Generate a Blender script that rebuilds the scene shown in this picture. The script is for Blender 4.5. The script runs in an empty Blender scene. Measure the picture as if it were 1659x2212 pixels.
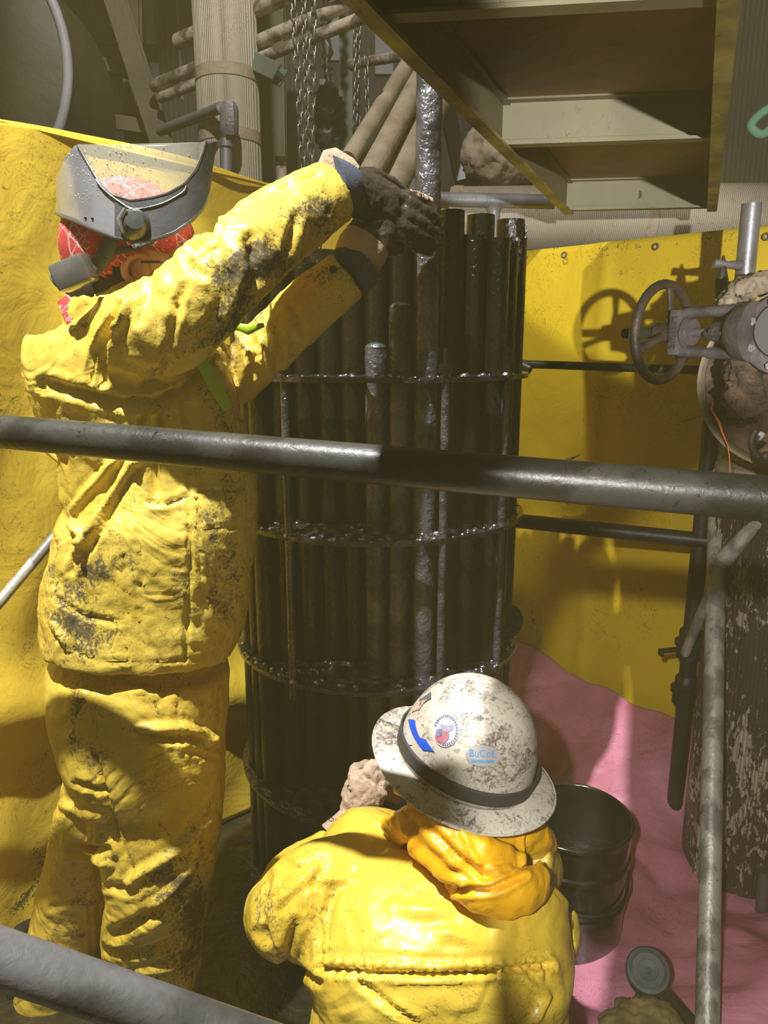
import bpy, bmesh, math, random
import numpy as np
from mathutils import Vector as V, Matrix, noise
from mathutils.geometry import tessellate_polygon
random.seed(7); np.random.seed(7)
R = math.radians
S = bpy.context.scene
COL = S.collection
# ---------------- camera, world, lights, exposure ----------------
F = 1597.0; TH = R(12.7); CAM = V((0, 0, 1.55))
FW = V((0, math.cos(TH), -math.sin(TH))); UP = V((0, math.sin(TH), math.cos(TH))); RT = V((1, 0, 0))
cd = bpy.data.cameras.new('camera'); cam = bpy.data.objects.new('camera', cd); COL.objects.link(cam)
cam.location = CAM; cam.rotation_euler = (R(90) - TH, 0, 0)
cd.sensor_fit = 'VERTICAL'; cd.sensor_height = 24; cd.lens = F / 2212 * 24; cd.clip_start = 0.02
S.camera = cam
S.cycles.max_bounces = 7
S.view_settings.view_transform = 'Standard'; S.view_settings.look = 'None'
S.view_settings.gamma = 1; S.view_settings.use_curve_mapping = False; S.view_settings.exposure = 0.0
w = bpy.data.worlds.new('world'); S.world = w; w.use_nodes = True
w.node_tree.nodes['Background'].inputs[0].default_value = (0.60, 0.54, 0.32, 1)
w.node_tree.nodes['Background'].inputs[1].default_value = 0.15
def spot(name, loc, aim, deg, power, size=.03, blend=.2, color=(1, .97, .92)):
    l = bpy.data.lights.new(name, 'SPOT'); l.energy = power; l.spot_size = R(deg); l.spot_blend = blend
    l.shadow_soft_size = size; l.color = color
    o = bpy.data.objects.new(name, l); COL.objects.link(o); o.location = loc
    o.rotation_euler = (V(aim) - V(loc)).to_track_quat('-Z', 'Y').to_euler(); return o
spot('work_light_high', (-.92, .2, 4.6), (-.52, 1.08, 1.0), 50, 1400, .035, .12, (1, .99, .97))
spot('work_light_right', (.13, -2.0, 1.52), (1.30, 2.6, 2.54), 29, 850, .03, .12)
spot('work_light_low', (-.22, -.3, 1.84), (1.16, 1.5, .55), 42, 125, .02, .2)
spot('background_fill', (-.3, 1.0, 3.9), (-.05, 3.7, 2.2), 62, 250, .04, .3)  # lamp added to brighten the background that the high cone misses
# ---------------- pixel helpers (a pixel of the photograph to a place in the room) ----------------
def C(px, py, zc): px = float(px); py = float(py); zc = float(zc); return CAM + zc * (FW + RT * ((px - 829.5) / F) + UP * ((1106 - py) / F))
def YP(px, py, Y):
    px = float(px); py = float(py); Y = float(Y)
    d = FW + RT * ((px - 829.5) / F) + UP * ((1106 - py) / F); return CAM + d * (Y / d.y)
def ZP(px, py, z):
    d = FW + RT * ((px - 829.5) / F) + UP * ((1106 - py) / F); return CAM + d * ((z - CAM.z) / d.z)
def zc_of(p): return (p - CAM).dot(FW)
def project(P):
    d = P - np.array(CAM); z = d @ np.array(FW)
    return 829.5 + F * d[:, 0] / z, 1106 - F * (d @ np.array(UP)) / z, z
# ---------------- materials ----------------
def mat(name, c1, c2=None, rough=.5, metal=0., sc=8., bump=0., bsc=60., bump2=0., bsc2=8., coat=0., spec=.5,
        dirt=None, dthr=.62, dsc=14., dw=.06, dist=1.2, gain=.5, drough=.5, stretch=(1, 1, 1), wave=None, trans=0., emis=None, crease=None,
        alpha=1., sss=0., nl=(.35, .65)):
    m = bpy.data.materials.new(name); m.use_nodes = True; N = m.node_tree.nodes; L = m.node_tree.links
    b = N['Principled BSDF']; tc = N.new('ShaderNodeTexCoord'); mp = N.new('ShaderNodeMapping')
    mp.inputs['Scale'].default_value = stretch; L.new(tc.outputs['Object'], mp.inputs[0])
    def nz(scale, det=5, d=0., vec=None):
        n = N.new('ShaderNodeTexNoise'); n.inputs['Scale'].default_value = scale; n.inputs['Detail'].default_value = det
        n.inputs['Distortion'].default_value = d; L.new(vec or mp.outputs[0], n.inputs['Vector']); return n.outputs['Fac']
    def rng(src, a, z, o0=0., o1=1.):
        n = N.new('ShaderNodeMapRange'); n.interpolation_type = 'SMOOTHSTEP'
        for i, v in enumerate((a, z, o0, o1)): n.inputs[1 + i].default_value = v
        L.new(src, n.inputs[0]); return n.outputs[0]
    def ma(op, x, y):
        n = N.new('ShaderNodeMath'); n.operation = op
        for i, v in enumerate((x, y)):
            if isinstance(v, (int, float)): n.inputs[i].default_value = v
            else: L.new(v, n.inputs[i])
        return n.outputs[0]
    def mix(f, x, y):
        n = N.new('ShaderNodeMix'); n.data_type = 'RGBA'
        for i, v in ((0, f), (6, x), (7, y)):
            if isinstance(v, (int, float)): n.inputs[i].default_value = v
            elif isinstance(v, tuple): n.inputs[i].default_value = (*v[:3], 1)
            else: L.new(v, n.inputs[i])
        return n.outputs[2]
    col = c1
    if c2: col = mix(rng(nz(sc, 6), *nl), c1, c2)
    if wave:   # (scale, second colour, axis)
        wv = N.new('ShaderNodeTexWave'); wv.bands_direction = wave[2]; wv.inputs['Scale'].default_value = wave[0]
        wv.inputs['Distortion'].default_value = .4; L.new(tc.outputs['Object'], wv.inputs['Vector'])
        col = mix(wv.outputs['Fac'], col, wave[1])
    rg = rough
    if dirt:
        at = N.new('ShaderNodeAttribute'); at.attribute_name = 'dirt'
        n1 = nz(dsc, 8, dist); n2 = nz(dsc * 5.3, 6, dist * 1.6)
        n3 = nz(dsc * 24, 4, .5); s = ma('ADD', ma('ADD', ma('MULTIPLY', n1, .42), ma('MULTIPLY', n2, .36)), ma('MULTIPLY', n3, .22)); s = ma('ADD', s, ma('MULTIPLY', at.outputs['Fac'], gain))
        f = rng(s, dthr, dthr + dw)
        # thin creases and scrapes of grime
        v = N.new('ShaderNodeTexNoise'); v.inputs['Scale'].default_value = dsc * 1.7; v.inputs['Detail'].default_value = 3
        v.inputs['Distortion'].default_value = 3.2; L.new(mp.outputs[0], v.inputs['Vector'])
        line = rng(ma('ABSOLUTE', ma('SUBTRACT', v.outputs['Fac'], .5), 0), 0., .013, 1., 0.)
        line = ma('MULTIPLY', line, rng(ma('ADD', nz(dsc * .5, 3), ma('MULTIPLY', at.outputs['Fac'], .4)), .46, .58))
        f = ma('MAXIMUM', f, ma('MULTIPLY', line, .8))
        col = mix(ma('MULTIPLY', f, .93), col, dirt); rg = rng(f, 0, 1, rough, drough)
    if isinstance(col, tuple): b.inputs['Base Color'].default_value = (*col[:3], 1)
    else: L.new(col, b.inputs['Base Color'])
    if isinstance(rg, float): b.inputs['Roughness'].default_value = rg
    else: L.new(rg, b.inputs['Roughness'])
    b.inputs['Metallic'].default_value = metal; b.inputs['Specular IOR Level'].default_value = spec
    b.inputs['Coat Weight'].default_value = coat; b.inputs['Coat Roughness'].default_value = .12
    b.inputs['Transmission Weight'].default_value = trans; b.inputs['Alpha'].default_value = alpha
    if sss: b.inputs['Subsurface Weight'].default_value = sss; b.inputs['Subsurface Scale'].default_value = .01
    if emis: b.inputs['Emission Color'].default_value = (*emis[:3], 1); b.inputs['Emission Strength'].default_value = emis[3]
    prev = None
    if crease:
        cn = N.new('ShaderNodeTexNoise'); cn.inputs['Scale'].default_value = crease[1]; cn.inputs['Detail'].default_value = 3.5; cn.inputs['Distortion'].default_value = 1.1; L.new(mp.outputs[0], cn.inputs['Vector'])
        hgt = rng(ma('ABSOLUTE', ma('SUBTRACT', cn.outputs['Fac'], .5), 0), 0., .05)
        bn = N.new('ShaderNodeBump'); bn.inputs['Strength'].default_value = crease[0]; bn.inputs['Distance'].default_value = .012
        L.new(hgt, bn.inputs['Height']); prev = bn.outputs[0]
    for st, scl in ((bump2, bsc2), (bump, bsc)):
        if st:
            bn = N.new('ShaderNodeBump'); bn.inputs['Strength'].default_value = st; bn.inputs['Distance'].default_value = .35 / scl
            L.new(nz(scl, 6, .6), bn.inputs['Height'])
            if prev: L.new(prev, bn.inputs['Normal'])
            prev = bn.outputs[0]
    if wave and len(wave) > 3:
        bn = N.new('ShaderNodeBump'); bn.inputs['Strength'].default_value = wave[3]; bn.inputs['Distance'].default_value = .003
        L.new(wv.outputs['Fac'], bn.inputs['Height'])
        if prev: L.new(prev, bn.inputs['Normal'])
        prev = bn.outputs[0]
    if prev:
        L.new(prev, b.inputs['Normal'])
        if coat: L.new(prev, b.inputs['Coat Normal'])
    return m
GR = (.045, .038, .026)
M = {}
M['oil'] = mat('black_oil', (.006, .005, .003), (.010, .009, .004), rough=.22, sc=5, bump=1., bsc=130, bump2=.35, bsc2=22, coat=.35, stretch=(1, 1, .6))
M['oil_lit'] = mat('wet_lit_steel', (.20, .20, .225), (.06, .06, .065), rough=.28, metal=.6, sc=14, bump=1., bsc=120, bump2=.6, bsc2=40, coat=.8)  # paler than the black oil: brightness of lit tubes put into the colour
M['oilgrit'] = mat('oily_sludge', (.06, .06, .062), (.015, .014, .010), rough=.25, metal=.4, sc=12, bump=1., bsc=45, bump2=.8, bsc2=14, coat=1.)
M['bead'] = mat('sludge_glints', (.42, .42, .46), (.08, .08, .08), rough=.22, metal=.8, sc=90, coat=1., bump=.6, bsc=160)  # pale metal colour paints the wet glints of the sludge
M['rail_lit'] = mat('scuffed_rail_lit_sheen', (.24, .235, .24), (.09, .088, .078), rough=.36, metal=.35, sc=11, bump=.25, bsc=70, dirt=(.05, .045, .03), dthr=.60, dsc=9)  # lighter copy of the rail steel; its lit sheen is in the colour
M['jacket'] = mat('yellow_rain_jacket', (.88, .66, .11), (.74, .53, .07), rough=.42, sc=6, bump=.25, bsc=70, bump2=.15, bsc2=16, crease=(.22, 5.), dirt=(.085, .07, .055), dthr=.555, dsc=13, dw=.13, gain=.34, coat=.05)
M['pants'] = mat('yellow_rain_trousers', (.80, .58, .08), (.66, .46, .05), rough=.42, sc=5, bump=.2, bsc=55, bump2=.18, bsc2=12, crease=(.25, 4.5), dirt=(.085, .07, .045), dthr=.555, dsc=12, dw=.13, gain=.34, coat=.05)
M['coat2'] = mat('yellow_rubber_coat', (.86, .64, .08), (.78, .54, .05), rough=.36, sc=5, bump=.12, bsc=40, bump2=.14, bsc2=9, crease=(.2, 4.), dirt=(.12, .095, .06), dthr=.60, dsc=11, dw=.12, gain=.5, coat=.12)
M['hood'] = mat('orange_yellow_hood', (.95, .52, .015), (.88, .44, .01), rough=.35, sc=6, bump=.15, bsc=35, bump2=.3, bsc2=14, coat=.2, sss=.15)
M['tarp'] = mat('yellow_tarp', (.74, .53, .05), (.62, .43, .035), rough=.5, sc=3, bump=.12, bsc=180, bump2=.2, bsc2=6, dirt=(.08, .065, .03), dthr=.62, dsc=9, dw=.06, gain=.5)
M['tarp2'] = mat('yellow_tarp_back', (.75, .54, .02), (.66, .46, .02), rough=.5, sc=2.5, bump=.08, bsc=200, bump2=.15, bsc2=5, dirt=(.12, .09, .03), dthr=.63, dsc=7, dw=.06, gain=.5)
M['pink'] = mat('pink_plastic_sheet', (.66, .25, .36), (.50, .17, .23), rough=.45, sc=4, bump=.15, bsc=60, bump2=.3, bsc2=7, dirt=(.06, .04, .02), dthr=.64, dsc=11, dw=.07, coat=.1)
M['rail'] = mat('oil_stained_painted_steel', (.050, .050, .042), (.022, .022, .017), rough=.4, sc=7, bump=.2, bsc=90, dirt=(.018, .018, .012), dthr=.60, dsc=6, dw=.04, drough=.18, nl=(.48, .56))
M['galv'] = mat('galvanised_steel', (.30, .30, .33), (.22, .22, .24), rough=.42, metal=.55, sc=14, bump=.15, bsc=60, dirt=(.12, .10, .07), dthr=.66, dsc=20)
M['galvold'] = mat('worn_galvanised_pole', (.50, .48, .42), (.24, .235, .21), rough=.45, metal=.3, sc=22, bump=.35, bsc=60, stretch=(1, 1, .6), nl=(.42, .58), dirt=(.05, .045, .035), dthr=.62, dsc=16)
M['dark'] = mat('dark_painted_steel', (.035, .035, .028), (.02, .02, .015), rough=.45, sc=10, bump=.2, bsc=60)
M['green'] = mat('dark_green_steel', (.035, .055, .03), (.02, .03, .018), rough=.4, sc=10, bump=.2, bsc=60)
M['iron'] = mat('rusty_dark_iron', (.085, .06, .048), (.045, .034, .03), rough=.55, metal=.35, sc=25, bump=.5, bsc=90)
M['castgrey'] = mat('grey_cast_steel', (.17, .15, .165), (.10, .085, .09), rough=.5, metal=.35, sc=18, bump=.5, bsc=80)
M['rubble'] = mat('crumbled_insulation', (.16, .10, .065), (.045, .03, .022), rough=.95, sc=16, bump=1., bsc=45, bump2=1., bsc2=14)
M['insul'] = mat('beige_insulation', (.38, .30, .22), (.26, .20, .14), rough=.8, sc=9, bump=.4, bsc=40, dirt=(.06, .045, .03), dthr=.66, dsc=12)
M['lag'] = mat('ribbed_pipe_jacket', (.50, .44, .35), (.40, .35, .27), rough=.5, sc=5, metal=.1, wave=(45., (.30, .26, .2), 'X', .6), dirt=(.07, .05, .03), dthr=.67, dsc=9)
M['lagoil'] = mat('oil_coated_ribbed_jacket', (.50, .43, .32), (.38, .32, .23), rough=.45, sc=5, wave=(38., (.24, .20, .15), 'X', .5), dirt=(.045, .032, .034), dthr=.45, dsc=7, dw=.03, drough=.22, gain=.22, bump=.5, bsc=80, stretch=(1, 1, .38))
M['beam'] = mat('pale_aluminium_beam', (.20, .18, .10), (.15, .135, .075), rough=.5, sc=4, metal=.15, dirt=(.05, .045, .02), dthr=.63, dsc=7, stretch=(1, 1, .35))
M['beamy'] = mat('yellow_lit_flange', (.36, .29, .07), (.16, .13, .04), rough=.5, sc=9, dirt=(.05, .04, .02), dthr=.56, dsc=14)  # yellow light on the lower flanges put into the colour, under real grime
M['ply'] = mat('stained_plywood', (.32, .17, .045), (.13, .07, .022), rough=.6, sc=4, bump=.15, bsc=30, dirt=(.04, .026, .012), dthr=.60, dsc=3.5, dw=.18, stretch=(1, .7, 1))
M['wall'] = mat('dark_corrugated_wall', (.10, .095, .075), (.06, .056, .04), rough=.7, sc=3, wave=(10., (.05, .047, .035), 'X', .5))
M['grey'] = mat('pale_grey', (.36, .36, .38), (.28, .28, .31), rough=.6, sc=4)  # on the back-wall panels this pale tone stands in for window light
M['steel'] = mat('brown_structural_steel', (.11, .09, .045), (.075, .062, .03), rough=.6, sc=6, bump=.2, bsc=40)
M['teal'] = mat('grey_green_steel', (.10, .13, .11), (.07, .09, .075), rough=.6, sc=6, dirt=(.16, .10, .05), dthr=.64)
M['oldpipe'] = mat('peeling_pipe_paint', (.40, .34, .27), (.10, .08, .06), rough=.65, sc=16, bump=.5, bsc=60, nl=(.42, .58))
M['chain'] = mat('zinc_chain', (.30, .29, .27), (.16, .15, .13), rough=.35, metal=.7, sc=60)
M['leather'] = mat('tan_work_leather', (.62, .47, .34), (.50, .36, .25), rough=.7, sc=14, bump=.5, bsc=90, dirt=(.004, .004, .003), dthr=.62, dsc=16, gain=.7, drough=.3)
M['knit'] = mat('blue_knit_cuff', (.10, .125, .19), (.06, .075, .11), rough=.9, sc=20, bump=.5, bsc=220, dirt=(.03, .03, .03), dthr=.6)
M['skin'] = mat('skin', (.80, .44, .33), (.70, .36, .27), rough=.5, sc=10, sss=.2, bump=.08, bsc=120)
M['hair'] = mat('dark_short_hair', (.035, .025, .018), (.06, .04, .03), rough=.7, sc=60, bump=1., bsc=160)
M['boot'] = mat('black_rubber_boot', (.02, .02, .02), rough=.4)
M['silver'] = mat('scuffed_silver_plastic', (.42, .42, .45), (.30, .30, .33), rough=.24, metal=.55, sc=9, bump=.12, bsc=90, coat=.4)
M['framegrey'] = mat('dark_grey_visor_frame', (.075, .075, .08), (.045, .045, .05), rough=.30, sc=14, bump=.15, bsc=60, coat=.3)
M['clear'] = mat('clear_visor', (.62, .62, .50), rough=.2, alpha=.22, bump=.2, bsc=120)
M['drop'] = mat('water_drop', (.9, .9, .85), rough=.1, metal=.6)
M['lamp'] = mat('smoky_lamp_housing', (.10, .10, .09), (.15, .15, .13), rough=.28, sc=20, coat=.4)
M['strap'] = mat('grey_elastic_strap', (.13, .13, .135), (.10, .10, .105), rough=.7, sc=20, bump=.3, bsc=200)
M['strapb'] = mat('charcoal_strap', (.055, .054, .053), (.042, .042, .041), rough=.6, sc=20, bump=.3, bsc=200)
M['hat'] = mat('scuffed_white_hard_hat', (.72, .66, .56), (.58, .52, .43), rough=.4, sc=10, bump=.15, bsc=40, dirt=(.13, .10, .08), dthr=.475, dsc=13, dw=.13, drough=.5, coat=.1)
M['white'] = mat('white_sticker', (.74, .72, .74), (.62, .6, .64), rough=.35, sc=30)
M['navy'] = mat('sticker_navy', (.16, .16, .34), (.3, .3, .42), rough=.4, sc=200)
M['red'] = mat('sticker_red', (.62, .14, .16), (.5, .25, .3), rough=.4, sc=150)
M['sky'] = mat('sticker_blue_print', (.10, .33, .62), rough=.4)
M['greyst'] = mat('oval_grey_sticker', (.44, .41, .42), (.38, .36, .36), rough=.35, sc=20)
M['blue'] = mat('blue_reflective_tape', (.015, .09, .62), (.02, .12, .75), rough=.3, sc=40)
M['drum'] = mat('black_enamelled_drum', (.014, .014, .012), (.02, .02, .016), rough=.16, sc=10, coat=.7, bump=.05, bsc=30)
M['rub'] = mat('grey_rubber', (.085, .095, .095), (.06, .068, .07), rough=.55, sc=18, bump=.1, bsc=80)
M['flor'] = mat('oily_dark_floor', (.02, .017, .009), (.045, .036, .018), rough=.28, sc=5, bump=.5, bsc=30, bump2=.3, bsc2=5, coat=.3)
M['mark'] = mat('raised_dark_casting_marks', (.05, .042, .045), rough=.6)
M['drk'] = mat('charcoal_flange_face', (.05, .053, .058), rough=.55)
M['ink'] = mat('black_ink', (.03, .025, .02), rough=.6)
M['lime'] = mat('lime_reflective_strip', (.42, .62, .02), rough=.35)
M['wood'] = mat('oily_wooden_handle', (.07, .055, .035), (.03, .025, .018), rough=.4, sc=30)
M['orange'] = mat('orange_wire', (.75, .22, .06), rough=.5)
M['glasslens'] = mat('tinted_safety_lens', (.30, .16, .09), rough=.1, alpha=.55, coat=.5)
M['plate'] = mat('brown_wall_panel', (.12, .10, .06), (.09, .075, .045), rough=.7, sc=3)
def bandana():
    m = mat('red_paisley_bandana', (.62, .055, .05), (.48, .04, .04), rough=.8, sc=15, bump=.3, bsc=90)
    N = m.node_tree.nodes; L = m.node_tree.links; b = N['Principled BSDF']; src = b.inputs['Base Color'].links[0].from_socket
    tc = N.new('ShaderNodeTexCoord'); mp = N.new('ShaderNodeMapping'); mp.inputs['Rotation'].default_value = (0, R(45), 0); L.new(tc.outputs['Object'], mp.inputs[0])
    v = N.new('ShaderNodeTexVoronoi'); v.feature = 'DISTANCE_TO_EDGE'; v.distance = 'EUCLIDEAN' if hasattr(v, 'distance') else v.distance
    v.inputs['Scale'].default_value = 70; v.inputs['Randomness'].default_value = .55; L.new(mp.outputs[0], v.inputs['Vector'])
    r = N.new('ShaderNodeMapRange'); r.inputs[1].default_value = .04; r.inputs[2].default_value = .07; r.inputs[3].default_value = 1; r.inputs[4].default_value = 0; L.new(v.outputs['Distance'], r.inputs[0])
    n = N.new('ShaderNodeTexNoise'); n.inputs['Scale'].default_value = 34; L.new(mp.outputs[0], n.inputs['Vector'])
    r2 = N.new('ShaderNodeMapRange'); r2.inputs[1].default_value = .54; r2.inputs[2].default_value = .58; L.new(n.outputs['Fac'], r2.inputs[0])
    v2 = N.new('ShaderNodeTexVoronoi'); v2.feature = 'DISTANCE_TO_EDGE'; v2.inputs['Scale'].default_value = 24; v2.inputs['Randomness'].default_value = .15; L.new(mp.outputs[0], v2.inputs['Vector'])
    r3 = N.new('ShaderNodeMapRange'); r3.inputs[1].default_value = .015; r3.inputs[2].default_value = .03; r3.inputs[3].default_value = 1; r3.inputs[4].default_value = 0; L.new(v2.outputs['Distance'], r3.inputs[0])
    mu = N.new('ShaderNodeMath'); mu.operation = 'MULTIPLY'; L.new(r.outputs[0], mu.inputs[0]); L.new(r2.outputs[0], mu.inputs[1])
    mx = N.new('ShaderNodeMath'); mx.operation = 'MAXIMUM'; L.new(mu.outputs[0], mx.inputs[0]); L.new(r3.outputs[0], mx.inputs[1])
    mi = N.new('ShaderNodeMix'); mi.data_type = 'RGBA'; L.new(mx.outputs[0], mi.inputs[0]); L.new(src, mi.inputs[6]); mi.inputs[7].default_value = (.62, .42, .40, 1)
    L.new(mi.outputs[2], b.inputs['Base Color']); return m
M['band'] = bandana()
# ---------------- object helpers ----------------
def thing(name, label, cat, loc=(0, 0, 0), group=None):
    o = bpy.data.objects.new(name, None); COL.objects.link(o); o.location = loc; o.empty_display_size = .05
    o['label'] = label; o['category'] = cat
    if group: o['group'] = group
    return o
def tag(o, label, cat, group=None, kind=None):
    if label: o['label'] = label
    if cat: o['category'] = cat
    if group: o['group'] = group
    if kind: o['kind'] = kind
    return o
class MB:
    def __init__(s): s.v = []; s.f = []; s.m = []
    def add(s, v, f, mi=0):
        k = len(s.v); s.v += [V(x) for x in v]; s.f += [tuple(i + k for i in q) for q in f]; s.m += [mi] * len(f); return s
    def build(s, name, mats, parent=None, smooth=True, origin=None, label=None, bevel=0, angle=40):
        base = V((0, 0, 0))
        if parent is not None:
            p = parent
            while p is not None: base += p.location; p = p.parent
        off = base if origin is None else V(origin)
        me = bpy.data.meshes.new(name); me.from_pydata([v - off for v in s.v], [], s.f)
        if not isinstance(mats, (list, tuple)): mats = [mats]
        for x in mats: me.materials.append(x)
        if len(mats) > 1: me.polygons.foreach_set('material_index', s.m)
        me.validate(); bm = bmesh.new(); bm.from_mesh(me); bmesh.ops.recalc_face_normals(bm, faces=bm.faces)
        if bevel: bmesh.ops.bevel(bm, geom=[e for e in bm.edges if len(e.link_faces) == 2 and e.calc_face_angle(0) > .5], offset=bevel, segments=2, affect='EDGES', profile=.6)
        bm.to_mesh(me); bm.free()
        if smooth:
            me.shade_smooth()
            try: me.set_sharp_from_angle(angle=R(angle))
            except Exception: pass
        o = bpy.data.objects.new(name, me); COL.objects.link(o)
        if parent is not None: o.parent = parent
        o.location = off - base
        if label: o['label'] = label
        return o
def tube(pts, rad, n=16, caps=True, uref=None, sup=2., closed=False):
    """sweep; rad: number, list, or list of (ru, rv)"""
    pts = [V(p) for p in pts]; k = len(pts)
    if not isinstance(rad, (list, tuple)): rad = [rad] * k
    v = []; f = []; u = None
    for i, p in enumerate(pts):
        a = pts[(i - 1) % k] if (i or closed) else pts[0]; z = pts[(i + 1) % k] if (i < k - 1 or closed) else pts[-1]
        t = (z - a).normalized()
        if uref is not None: u = V(uref) - t * V(uref).dot(t)
        elif u is None: u = t.orthogonal()
        else: u = u - t * u.dot(t)
        u.normalize(); w_ = t.cross(u); r = rad[i]; ru, rv = r if isinstance(r, (tuple, list)) else (r, r)
        for j in range(n):
            q = 2 * math.pi * j / n; c, s_ = math.cos(q), math.sin(q)
            if sup != 2.: c = math.copysign(abs(c) ** (2 / sup), c); s_ = math.copysign(abs(s_) ** (2 / sup), s_)
            v.append(p + u * (ru * c) + w_ * (rv * s_))
    kk = k if closed else k - 1
    for i in range(kk):
        for j in range(n):
            a = i * n + j; b = i * n + (j + 1) % n; c = ((i + 1) % k) * n + (j + 1) % n; d = ((i + 1) % k) * n + j
            f.append((a, b, c, d))
    if caps and not closed: f.append(tuple(range(n - 1, -1, -1))); f.append(tuple((k - 1) * n + j for j in range(n)))
    return v, f
def cyl(a, b, r, n=24, r2=None): return tube([a, b], [r, r if r2 is None else r2], n)
def box(c, ax, ay, az):
    c = V(c); ax = V(ax); ay = V(ay); az = V(az); v = []
    for x in (-1, 1):
        for y in (-1, 1):
            for z in (-1, 1): v.append(c + ax * x + ay * y + az * z)
    return v, [(0, 1, 3, 2), (4, 6, 7, 5), (0, 4, 5, 1), (2, 3, 7, 6), (0, 2, 6, 4), (1, 5, 7, 3)]
def abox(x0, x1, y0, y1, z0, z1): return box(((x0 + x1) / 2, (y0 + y1) / 2, (z0 + z1) / 2), ((x1 - x0) / 2, 0, 0), (0, (y1 - y0) / 2, 0), (0, 0, (z1 - z0) / 2))
def beam(a, b, wu, wv, uref=(0, 0, 1)):
    a = V(a); b = V(b); t = (b - a).normalized(); u = V(uref) - t * V(uref).dot(t); u.normalize(); w_ = t.cross(u)
    return box((a + b) / 2, (b - a) / 2, u * wu, w_ * wv)
def ell(c, rx, ry, rz, mt=None, nu=28, nv=16, cut=None):
    """ellipsoid; mt 3x3 matrix (columns: axes)"""
    v = []; f = []; c = V(c); mt = mt or Matrix.Identity(3)
    for i in range(nv + 1):
        th = math.pi * i / nv
        for j in range(nu):
            q = 2 * math.pi * j / nu; v.append(c + mt @ V((rx * math.sin(th) * math.cos(q), ry * math.sin(th) * math.sin(q), rz * math.cos(th))))
    for i in range(nv):
        for j in range(nu): f.append((i * nu + j, (i + 1) * nu + j, (i + 1) * nu + (j + 1) % nu, i * nu + (j + 1) % nu))
    if cut: f = [q for q in f if all(cut(v[i]) for i in q)]
    return v, f
def lathe(prof, c, axis=(0, 0, 1), n=32, ref=(1, 0, 0)):
    """prof: list of (radius, height)"""
    c = V(c); t = V(axis).normalized(); u = V(ref) - t * V(ref).dot(t)
    if u.length < 1e-4: u = t.orthogonal()
    u.normalize(); w_ = t.cross(u); v = []; f = []
    for r, h in prof:
        for j in range(n): q = 2 * math.pi * j / n; v.append(c + t * h + (u * math.cos(q) + w_ * math.sin(q)) * max(r, 1e-5))
    for i in range(len(prof) - 1):
        for j in range(n): f.append((i * n + j, i * n + (j + 1) % n, (i + 1) * n + (j + 1) % n, (i + 1) * n + j))
    return v, f
def torus(c, rr, r, axis=(0, 0, 1), n=32, m=10, a0=0, a1=2 * math.pi, ref=(1, 0, 0), r_b=None):
    t = V(axis).normalized(); u = V(ref) - t * V(ref).dot(t); u.normalize(); w_ = t.cross(u); full = abs(a1 - a0 - 2 * math.pi) < 1e-4
    pts = [V(c) + (u * math.cos(a0 + (a1 - a0) * i / n) + w_ * math.sin(a0 + (a1 - a0) * i / n)) * rr for i in range(n if full else n + 1)]
    return tube(pts, [(r, r_b or r)] * len(pts), m, uref=t if False else None, closed=full, caps=not full)
def sheet(fn, nu, nv, thick=None):
    v = [fn(i / nu, j / nv) for j in range(nv + 1) for i in range(nu + 1)]; f = []
    for j in range(nv):
        for i in range(nu): a = j * (nu + 1) + i; f.append((a, a + 1, a + nu + 2, a + nu + 1))
    return v, f
def solid(o, t):
    m = o.modifiers.new('thickness', 'SOLIDIFY'); m.thickness = t; m.offset = 0; return o
def cat(pts, n=8):
    """Catmull-Rom through points given as tuples of any length"""
    P = [np.array(p, float) for p in pts]; P = [2 * P[0] - P[1]] + P + [2 * P[-1] - P[-2]]; out = []
    for i in range(1, len(P) - 2):
        for k in range(n):
            t = k / n; a, b, c, d = P[i - 1:i + 3]
            out.append(.5 * (2 * b + (c - a) * t + (2 * a - 5 * b + 4 * c - d) * t * t + (3 * b - a - 3 * c + d) * t ** 3))
    out.append(P[-2]); return out
def limb(rows, n=28, dr=1., sub=5, caps=True):
    """rows: (px, py, Y, radius in px) -> tapering sleeve"""
    P = cat(rows, sub); pts = []; rad = []
    for x, y, Y, r in P:
        p = YP(x, y, Y); pts.append(p); q = r * zc_of(p) / F; rad.append((q, q * dr))
    # u axis across the view, v axis in depth
    v = []; f = []; k = len(pts)
    for i, p in enumerate(pts):
        t = (pts[min(i + 1, k - 1)] - pts[max(i - 1, 0)]).normalized(); u = t.cross(FW)
        if u.length < .2: u = RT - t * RT.dot(t)
        u.normalize(); w_ = t.cross(u)
        for j in range(n): a = 2 * math.pi * j / n; v.append(p + u * rad[i][0] * math.cos(a) + w_ * rad[i][1] * math.sin(a))
    for i in range(k - 1):
        for j in range(n): f.append((i * n + j, i * n + (j + 1) % n, (i + 1) * n + (j + 1) % n, (i + 1) * n + j))
    if caps: f.append(tuple(range(n - 1, -1, -1))); f.append(tuple((k - 1) * n + j for j in range(n)))
    return v, f
def trunk(rows, n=40, sub=5, sup=2.3):
    """rows: (py, left px, right px, Y, half depth) -> body of cloth"""
    P = cat(rows, sub); pts = []; rad = []
    for y, l, r, Y, b in P:
        p = YP((l + r) / 2, y, Y); pts.append(p); rad.append(((r - l) / 2 * zc_of(p) / F, b))
    return tube(pts, rad, n, uref=RT, sup=sup)
def seg_d(px, py, poly):
    d = np.full(px.shape, 1e9)
    for (x0, y0), (x1, y1) in zip(poly[:-1], poly[1:]):
        dx, dy = x1 - x0, y1 - y0; t = np.clip(((px - x0) * dx + (py - y0) * dy) / (dx * dx + dy * dy), 0, 1)
        d = np.minimum(d, np.hypot(px - x0 - t * dx, py - y0 - t * dy))
    return d
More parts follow.
